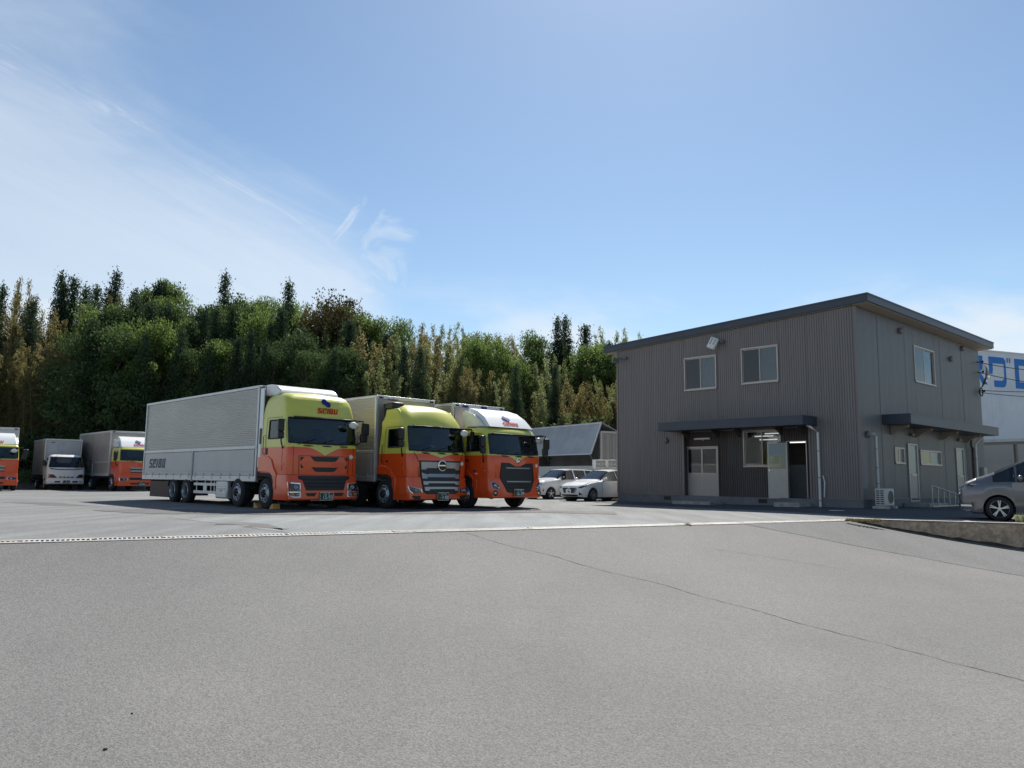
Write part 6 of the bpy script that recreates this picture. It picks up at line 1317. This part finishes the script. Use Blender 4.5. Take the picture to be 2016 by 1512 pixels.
glyph([[(0, 1), (.98, 1), (.98, .78), (.25, .78), (.25, .58), (.20, .42), (0, .42)], [(.98, 1), (1.12, .9), (1.12, .2), (1.05, .06), (.9, 0), (.75, .0), (.98, .3), (.98, .78)], [(.28, .0), (.75, 0), (.98, .3), (.82, .22), (.28, .22)], [(1.20, 1), (1.29, 1), (1.29, .84), (1.20, .84)], [(1.36, 1), (1.45, 1), (1.45, .84), (1.36, .84)]], .95, ZL-.02, S_)
glyph([[(0, 1), (.28, 1), (.28, 0), (0, 0)], [(.28, 1), (1.2, 1), (1.2, .78), (.28, .78)], [(.28, 0), (1.2, 0), (1.2, .22), (.28, .22)], [(.95, .22), (1.2, .22), (1.2, .78), (.95, .78)]], 3.50, ZL-.02, S_)
cp = thing('carport', 'grey carport roof between the office building and the warehouse', 'carport', (25.2, 41.5, 0), R(14))
mb = MB(); mb.prism([(-1.0, 3.15), (9, 3.62), (9, 3.78), (-1.0, 3.30)], 'y', 0, 5.); mb.build('roof', 'box_grey', cp, smooth=0); mb = MB(); mb.prism([(-1.0, 3.00), (9, 3.44), (9, 3.60), (-1.0, 3.14)], 'y', .1, .3); mb.build('beam', 'alu_dark', cp, smooth=0)
for x in (2.6, 8.6):
    for y in (.2, 4.8): mb = MB(); mb.box(x-.07, x+.07, y-.07, y+.07, -.05, 3.2); mb.build('post', 'alu_dark', cp)
mb = MB(); mb.box(2.0, 4.5, 1.0, 1.05, 3.36, 3.41); mb.build('roof_strip', 'white_plastic', cp)
a = b2w(13.6, -.03, 7.0)
for k, (z, end, sag, lab) in enumerate(((6.95, (36.5, 44.0, 8.0), .5, 'uppermost'), (6.45, (36.5, 44.2, 7.2), .55, 'second'), (5.55, (36.5, 44.4, 6.9), .25, 'third'), (5.45, (36.5, 44.5, 6.55), .35, 'lowest'))):
    s0 = b2w(13.7, -.02, z); e = Vector(end); P = [s0.lerp(e, t/24)-Vector((0, 0, sag*4*(t/24)*(1-t/24))) for t in range(25)]; mb = MB(); mb.tube(P, .022 if k < 2 else .018, 5); o = mb.build('power_cable', 'black', None); tag(o, lab+' of the four dark service cables leaving the office building corner', 'cable', 'service cables')
mb = MB()
for z in (6.95, 6.45, 5.5): mb.tube([(13.7, -.0, z), (13.7, -.22, z)], .02, 6); mb.ball((13.7, -.25, z), .05, .05, .07)
for k in range(6): mb.tube([(13.7, -.2, 6.95-k*.09), (13.9+.1*k, -.35, 6.7-k*.07), (13.85, -.3, 6.2-k*.05), (13.66, -.12, 5.6)], .014, 5)
n = 16; mb.tube([(13.6+.22*math.cos(2*math.pi*i/n), -.15, 5.45+.2*math.sin(2*math.pi*i/n)) for i in range(n+1)], .03, 6); mb.build('cable_bracket', 'black', bld)
up = thing('utility_pole', 'concrete utility pole carrying the service cables outside the picture', 'pole', (36.5, 44.2, 0)); mb = MB(); mb.lathe([(-.3, .17), (9.5, .11)], (0, 0, 0), 'z', 14, 0, True); mb.build('shaft', 'concrete', up); mb = MB(); mb.box(-.06, .06, -.9, .9, 7.9, 8.02); mb.box(-.06, .06, -.6, .6, 6.8, 6.92); mb.build('cross_arm', 'galvanised', up)

# ------------------------------------------------------------------ vegetation
nr = np.random.default_rng(11)
def leaf_mesh(name, C, size, m, up=.0, droop=None, aspect=1.8, fold=True):
    """C: (n,3) leaf centres; each leaf a small folded pair of triangles"""
    n = len(C); d = nr.normal(size=(n, 3)); d[:, 2] += up
    if droop is not None: d = d*.55+droop
    d /= np.linalg.norm(d, axis=1)[:, None]; r = nr.normal(size=(n, 3)); s = np.cross(d, r); s /= np.linalg.norm(s, axis=1)[:, None]
    L = (size*nr.uniform(.6, 1.4, n))[:, None]; w = L/aspect
    p0 = C-d*L*.5; p1 = C+s*w*.5+np.cross(d, s)*w*.15; p2 = C+d*L*.5; p3 = C-s*w*.5+np.cross(d, s)*w*.15
    V = np.empty((n*4, 3)); V[0::4], V[1::4], V[2::4], V[3::4] = p0, p1, p2, p3
    me = bpy.data.meshes.new(name); me.vertices.add(n*4); me.vertices.foreach_set('co', V.ravel().astype(np.float32)); me.loops.add(n*4); me.loops.foreach_set('vertex_index', np.arange(n*4, dtype=np.int32))
    me.polygons.add(n); me.polygons.foreach_set('loop_start', np.arange(0, n*4, 4, dtype=np.int32)); me.polygons.foreach_set('loop_total', np.full(n, 4, np.int32)); me.materials.append(M[m]); me.update(); me.validate(); return me
def blob_points(cs, rs, per, flat=.62):
    out = []
    for c, r in zip(cs, rs):
        k = int(per*(r**2)); v = nr.normal(size=(k, 3)); sc_ = nr.uniform(.75, 1.35, 3)*r*.56; v = np.clip(v, -2.1, 2.1)*sc_; v[:, 2] = v[:, 2]*flat-.10*np.hypot(v[:, 0], v[:, 1]); out.append(v+c)
    return np.vstack(out)
def broad(seed, h, w, m, per=620, leaf=.165, low=.2, n=64):
    R_ = random.Random(seed); cs = []; rs = []
    for i in range(n):
        a = R_.uniform(0, 6.28); t = R_.random(); z = h*(low+(.94-low)*t)+R_.uniform(-.3, .3); rad = w*.5*math.sqrt(max(.05, 1-((t-.32)/.70)**2))*R_.uniform(.25, 1.12); cs.append((rad*math.cos(a), rad*math.sin(a), z)); rs.append(R_.uniform(.32, .88)*w/6)
    cr = leaf_mesh('crown', blob_points(cs, rs, per*36/w/w*1.0 if False else per), leaf, m, .2); mb = MB(); mb.tube([(0, 0, -.6), (.1, .05, h*.25), (-.05, .1, h*.55), (.05, 0, h*.85)], .20, 8, taper=.04)
    for c in cs[::3]: mb.tube([(0, 0, c[2]*.55), (c[0]*.5, c[1]*.5, c[2]*.8), c], .06, 5, taper=.015)
    return cr, mb.mesh('trunk', 'bark', 40)
def conifer(seed, h, w, m='leaf_conifer', per=120, leaf=.18):
    R_ = random.Random(seed); P = []; br = MB(); br.tube([(0, 0, -.6), (0, 0, h*.5), (.05, 0, h)], .19, 8, taper=.02); z = h*.10
    while z < h*.985:
        t = (z-h*.10)/(h*.90); ln = w*.5*((1-t)**.90)*R_.uniform(.70, 1.15)+.09; n = R_.randint(5, 7) if t < .85 else 4
        for k in range(n):
            a = R_.uniform(0, 6.28); L = ln*R_.uniform(.65, 1.15); tip = np.array([math.cos(a)*L, math.sin(a)*L, z-L*R_.uniform(-.05, .35)])
            br.tube([(0, 0, z), tuple(tip)], .035, 4, taper=.01); q = int(per*max(.5, L)); s = nr.uniform(.15, 1.05, q)[:, None]; c = np.array([0, 0, z])*(1-s)+tip*s; c += nr.normal(size=(q, 3))*np.array([.26, .26, .22])*(.5+.6*(1-abs(s-.6))); P.append(c)
        z += h*.034*R_.uniform(.75, 1.25)
    P.append(np.column_stack([nr.normal(size=40)*.08, nr.normal(size=40)*.08, nr.uniform(h*.9, h*1.03, 40)]))
    return leaf_mesh('crown', np.vstack(P), leaf, m, .25, None, 2.2), br.mesh('trunk', 'bark', 40)
def bamboo(seed, h, w, m, culms=12, leaf=.20, per=1050):
    R_ = random.Random(seed); P = []; cm = MB()
    for k in range(culms):
        a = R_.uniform(0, 6.28); r = w*.42*math.sqrt(R_.random()); x0, y0 = r*math.cos(a), r*math.sin(a); H_ = h*R_.uniform(.62, 1.0); b = R_.uniform(0, 6.28); ln = R_.uniform(.4, 2.0); pts = []
        for i in range(9): t = i/8; pts.append((x0+math.cos(b)*ln*t**2.6, y0+math.sin(b)*ln*t**2.6, H_*(t-.07*t**4)-.5*(i == 0)))
        cm.tube(pts, .05, 5, taper=.008); A = np.array(pts); q = int(per*R_.uniform(.7, 1.2)); t = nr.uniform(.22, 1.0, q)**.80; idx = t*8; i0 = np.clip(idx.astype(int), 0, 7); f = (idx-i0)[:, None]; c = A[i0]*(1-f)+A[i0+1]*f
        sp = (.10+.82*np.clip(np.minimum((1.03-t)*1.9, .30+t*.7), 0, 1))[:, None]; nb = 30; ang = R_.uniform(0, 6.28)+np.floor(t*nb)*2.4; rad = nr.uniform(.1, 1, q)[:, None]*sp
        c = c+np.column_stack([np.cos(ang), np.sin(ang), np.zeros(q)])*rad+nr.normal(size=(q, 3))*.13; c[:, 2] += rad[:, 0]*.12; P.append(c)
    return leaf_mesh('crown', np.vstack(P), leaf, m, 0, np.array([0, 0, -.35]), 3.0), cm.mesh('trunk', 'culm', 40)
SP = {'conifer': [conifer(s, h, w) for s, h, w in ((1, 12, 5.4), (2, 11, 4.8), (3, 13, 5.0))],
      'broad': [broad(s, h, w, 'leaf_broad') for s, h, w in ((4, 10, 7), (5, 9, 6.2), (6, 11, 6.6))],
      'dark': [broad(s, h, w, 'leaf_dark', low=.06, n=95) for s, h, w in ((7, 9.5, 7), (8, 11, 6))],
      'brown': [broad(s, h, w, 'leaf_brown') for s, h, w in ((9, 9, 7),)],
      'bamboo': [bamboo(s, h, w, 'leaf_bamboo') for s, h, w in ((10, 12.5, 5.0), (11, 11.5, 4.4), (12, 13, 4.2))],
      'green': [bamboo(s, h, w, 'leaf_bamboo_green') for s, h, w in ((13, 12.5, 4.8), (14, 12, 4.2))]}
NAT = {'conifer': (12, 11, 13), 'broad': (10, 9, 11), 'dark': (9.5, 11), 'brown': (9,), 'bamboo': (12.5, 11.5, 13), 'green': (12.5, 12)}
LBL = {'conifer': ('conifer_tree', 'dark pointed conifer', 'tree'), 'broad': ('broadleaf_tree', 'bright green broadleaf tree', 'tree'), 'dark': ('evergreen_tree', 'dark dense evergreen', 'tree'), 'brown': ('broadleaf_tree', 'brownish round tree', 'tree'), 'bamboo': ('bamboo_clump', 'yellow brown bamboo', 'bamboo'), 'green': ('bamboo_clump', 'pale green bamboo', 'bamboo')}
def hill_z(x, y): return 5.2*sm((y-61)/26)*(1-.45*sm((x+5)/45))+.25*sm((y-56)/3)
def px_x(px, y): return (px-1008)/1526*y
REG = [(40, 'at the left picture edge'), (165, 'above the small white truck'), (290, 'above the half hidden truck'), (420, 'above the silver box rear'), (560, 'above the silver box front'), (700, 'above the yellow cab lettered SEIBU'), (880, 'above the middle orange truck'), (1050, 'above the white deflector truck'), (1190, 'above the open wing trailer'), (3000, 'behind the grey office building')]
TREES = []
def tree(kind, px, y, top_y, row, var=None, wid=1.):
    """px: column of the photograph above which it stands, y: distance, top_y: photo row of its tip"""
    x = px_x(px, y); z0 = hill_z(x, y); hor = 930+.0105*px; H_ = (hor-top_y)/1526*y+1.05-z0; v = rnd.randrange(len(SP[kind])) if var is None else var; cr, tr = SP[kind][v]
    s = H_/NAT[kind][v]; sw = max(.75, min(1.25, s))*wid
    reg = next(r for lim, r in REG if px < lim); nm, ds, cat = LBL[kind]
    o = thing(nm, ds+' '+('in front ' if row == 0 else 'midway up ' if row == 1 else 'on the skyline ')+reg, cat, (x, y, z0), rnd.uniform(0, 6.28), 'trees of the wood behind the yard'); o.scale = (sw, sw, s)
    obj('crown', cr, o); obj('trunk', tr, o); TREES.append((px, o))
# skyline and middle rows (kind, column, tip row)
CURVE = [(-120, 545), (0, 540), (60, 548), (110, 542), (200, 545), (300, 548), (350, 572), (420, 566), (500, 576), (560, 566), (600, 580), (650, 582), (730, 605), (780, 602), (860, 600), (910, 608), (980, 628), (1050, 644), (1110, 642), (1150, 634), (1210, 636), (1330, 648)]
def top_at(px): return float(np.interp(px, [c[0] for c in CURVE], [c[1] for c in CURVE]))
def pick(px, row):
    r = rnd.random()
    if px < 150: return 'bamboo' if r < .86 else 'conifer'
    if px < 560:
        if row == 2: return 'conifer' if r < .45 else 'broad' if r < .70 else 'bamboo' if r < .82 else 'dark'
        return 'conifer' if r < .58 else 'dark' if r < .88 else 'broad'
    if row == 0 and px < 720: return 'conifer' if r < .5 else 'dark'
    if row == 0: return 'bamboo' if r < .48 else 'green' if r < .90 else 'conifer'
    return 'green' if r < .56 else 'bamboo' if r < .74 else 'broad' if r < .95 else 'conifer'
WID = {'bamboo': .66, 'green': .66, 'conifer': .74, 'broad': .66, 'dark': .78, 'brown': .95}
for k, px, ty in [('bamboo', 10, 514), ('conifer', 92, 530), ('conifer', 118, 540), ('conifer', 203, 524), ('broad', 285, 538), ('broad', 318, 536), ('conifer', 424, 528), ('conifer', 554, 546), ('green', 582, 558), ('brown', 640, 570), ('brown', 676, 572), ('conifer', 1098, 624), ('conifer', 1114, 622), ('green', 1213, 610), ('green', 1236, 640), ('green', 1296, 630)]:
    tree(k, px, rnd.uniform(68, 71), ty, 2, wid=WID[k])
for row, (step, off, jit, y0, y1) in {2: (24, 8, 13, 67, 72), 1: (23, 38, 20, 62, 65.5), 0: (26, 86, 26, 57.5, 60.5)}.items():
    px = -110.
    while px < 1290:
        k = pick(px, row); tree(k, px+rnd.uniform(-6, 6), rnd.uniform(y0, y1), top_at(px)+off+rnd.uniform(-jit*.5, jit), row, wid=WID[k]*rnd.uniform(.9, 1.15)); px += step*rnd.uniform(.8, 1.2)
byl = {}
ORD = ('second', 'third', 'fourth', 'fifth', 'sixth', 'seventh', 'eighth', 'ninth', 'tenth')
for px, o in TREES: byl.setdefault(o['label'], []).append((px, o))
for lab, l in byl.items():
    l.sort(key=lambda q: q[0]); n = len(l)
    for i, (px, o) in enumerate(l):
        if n > 1: o['label'] = ('leftmost ' if i == 0 else 'rightmost ' if i == n-1 else ORD[i-1]+' from left ')+lab
# hillside under the wood
xs_ = np.linspace(-80, 80, 41); ys_ = np.linspace(55.5, 120, 30); mb = MB(); vs = [(x, y, hill_z(x, y)-.02+(.02 if y > 57 else -.05)) for y in ys_ for x in xs_]; n = len(xs_)
mb.add(vs, [(i*n+k, i*n+k+1, (i+1)*n+k+1, (i+1)*n+k) for i in range(len(ys_)-1) for k in range(n-1)]); struct(mb.build('hillside', 'forest_floor', smooth=60))
# shrubs along the yard edge
def shrub_mesh(seed, m, w, h, n, leaf):
    R_ = random.Random(seed); cs = [(R_.uniform(-w/2, w/2), R_.uniform(-.4, .4), R_.uniform(.2, .75)*h) for _ in range(n)]; rs = [R_.uniform(.28, .5)*h for _ in range(n)]; return leaf_mesh('foliage', blob_points(cs, rs, 900), leaf, m, .3)
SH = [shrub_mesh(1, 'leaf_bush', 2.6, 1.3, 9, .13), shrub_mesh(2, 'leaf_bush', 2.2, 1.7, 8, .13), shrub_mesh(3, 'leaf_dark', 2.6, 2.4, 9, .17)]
stem = MB(); [stem.tube([(0, 0, -.1), (a*.3, b*.2, .5), (a*.7, b*.3, 1.0)], .03, 5, taper=.01) for a, b in ((-1, .5), (1, -.4), (.2, 1), (-.3, -1))]; stm = stem.mesh('stem', 'bark', 40)
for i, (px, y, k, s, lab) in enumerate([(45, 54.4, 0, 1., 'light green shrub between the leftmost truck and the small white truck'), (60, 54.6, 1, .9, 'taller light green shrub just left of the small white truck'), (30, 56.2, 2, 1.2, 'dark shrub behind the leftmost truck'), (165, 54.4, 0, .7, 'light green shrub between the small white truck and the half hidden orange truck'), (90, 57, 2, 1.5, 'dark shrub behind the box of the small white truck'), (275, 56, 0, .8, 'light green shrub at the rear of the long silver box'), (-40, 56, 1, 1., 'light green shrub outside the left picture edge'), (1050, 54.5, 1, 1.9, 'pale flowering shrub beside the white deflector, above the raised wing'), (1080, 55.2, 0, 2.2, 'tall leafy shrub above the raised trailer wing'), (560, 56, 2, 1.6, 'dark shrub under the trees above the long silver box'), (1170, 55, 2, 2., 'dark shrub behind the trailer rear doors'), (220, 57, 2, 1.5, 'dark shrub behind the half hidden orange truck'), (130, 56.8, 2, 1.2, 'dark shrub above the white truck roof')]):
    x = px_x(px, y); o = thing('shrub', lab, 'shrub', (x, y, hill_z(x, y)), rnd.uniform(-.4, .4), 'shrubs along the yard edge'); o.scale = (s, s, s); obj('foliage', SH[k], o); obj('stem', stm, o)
# kerb along the edge of the yard
kb = thing('kerb', 'dark low concrete kerb at the foot of the wood behind the parked trucks', 'kerb', (-30, 53.1, 0), 0)
for i in range(46):
    mb = MB(); mb.box(i*2.0-12, i*2.0-12+1.985, -.1, .1, -.1, .28); mb.build('kerb_stone', 'box_grey' if False else 'foundation', kb, bevel=.015)
# grass: tuft by the minivan, weeds at the wall end, verge below the wood
def grass(name, pts, h, label, m='leaf_grass'):
    n = len(pts); b = np.array(pts); a = nr.uniform(0, 6.28, n); ln = nr.uniform(.2, .7, n)*h; H_ = nr.uniform(.4, 1.1, n)*h; w = .006+.010*nr.random(n)
    V = np.empty((n*3, 3)); dx = np.column_stack([np.cos(a), np.sin(a), np.zeros(n)]); sx = np.column_stack([-np.sin(a), np.cos(a), np.zeros(n)]); V[0::3] = b-sx*w[:, None]; V[1::3] = b+sx*w[:, None]; V[2::3] = b+dx*ln[:, None]+np.column_stack([np.zeros(n), np.zeros(n), H_])
    me = bpy.data.meshes.new(name); me.from_pydata(V.tolist(), [], np.arange(n*3).reshape(-1, 3).tolist()); me.materials.append(M[m]); o = obj(name, me); tag(o, label, 'grass', None, 'stuff'); return o
def scatter(c, rx, ry, n, zf, ang=0): 
    out = []
    for _ in range(n):
        t = rnd.uniform(0, 6.28); r = math.sqrt(rnd.random()); x, y = r*math.cos(t)*rx, r*math.sin(t)*ry; X = c[0]+x*math.cos(ang)-y*math.sin(ang); Y = c[1]+x*math.sin(ang)+y*math.cos(ang); out.append((X, Y, zf(X, Y)-.01))
    return out
grass('grass', scatter((13.9, 19.1), 1.3, .30, 1500, lambda x, y: .085, R(-33)), .26, 'green grass tuft on the retaining wall in front of the minivan')
grass('weeds', scatter((9.15, 20.25), .45, .10, 500, lambda x, y: .03, R(-20)), .09, 'yellowish weeds at the low end of the retaining wall', 'leaf_dry')
grass('weeds', scatter((4.1, 18.05), .08, .05, 60, lambda x, y: .0), .09, 'tiny weed growing from the drain')
grass('verge_grass', [(rnd.uniform(-48, -8), rnd.uniform(53.8, 56.4), .10) for _ in range(5200)], .55, 'light green grass verge behind the kerb')

for i, (x, y, r_, lab) in enumerate(((-2.8, 5.62, .013, 'small dark stone on the asphalt at the lower left corner'), (-2.95, 6.3, .009, 'tiny dark stone on the asphalt, left foreground, farther than the corner stone'), (-6.2, 8.6, .013, 'small stone by the left picture edge in the foreground'))):
    c = thing('stone', lab, 'stone', (x, y, drive_z(x, y)), rnd.uniform(0, 3), 'loose stones'); mb = MB(); mb.ball((0, 0, r_*.5), r_*1.3, r_, r_*.8, 0, 7, 5); mb.build('pebble', 'under', c)
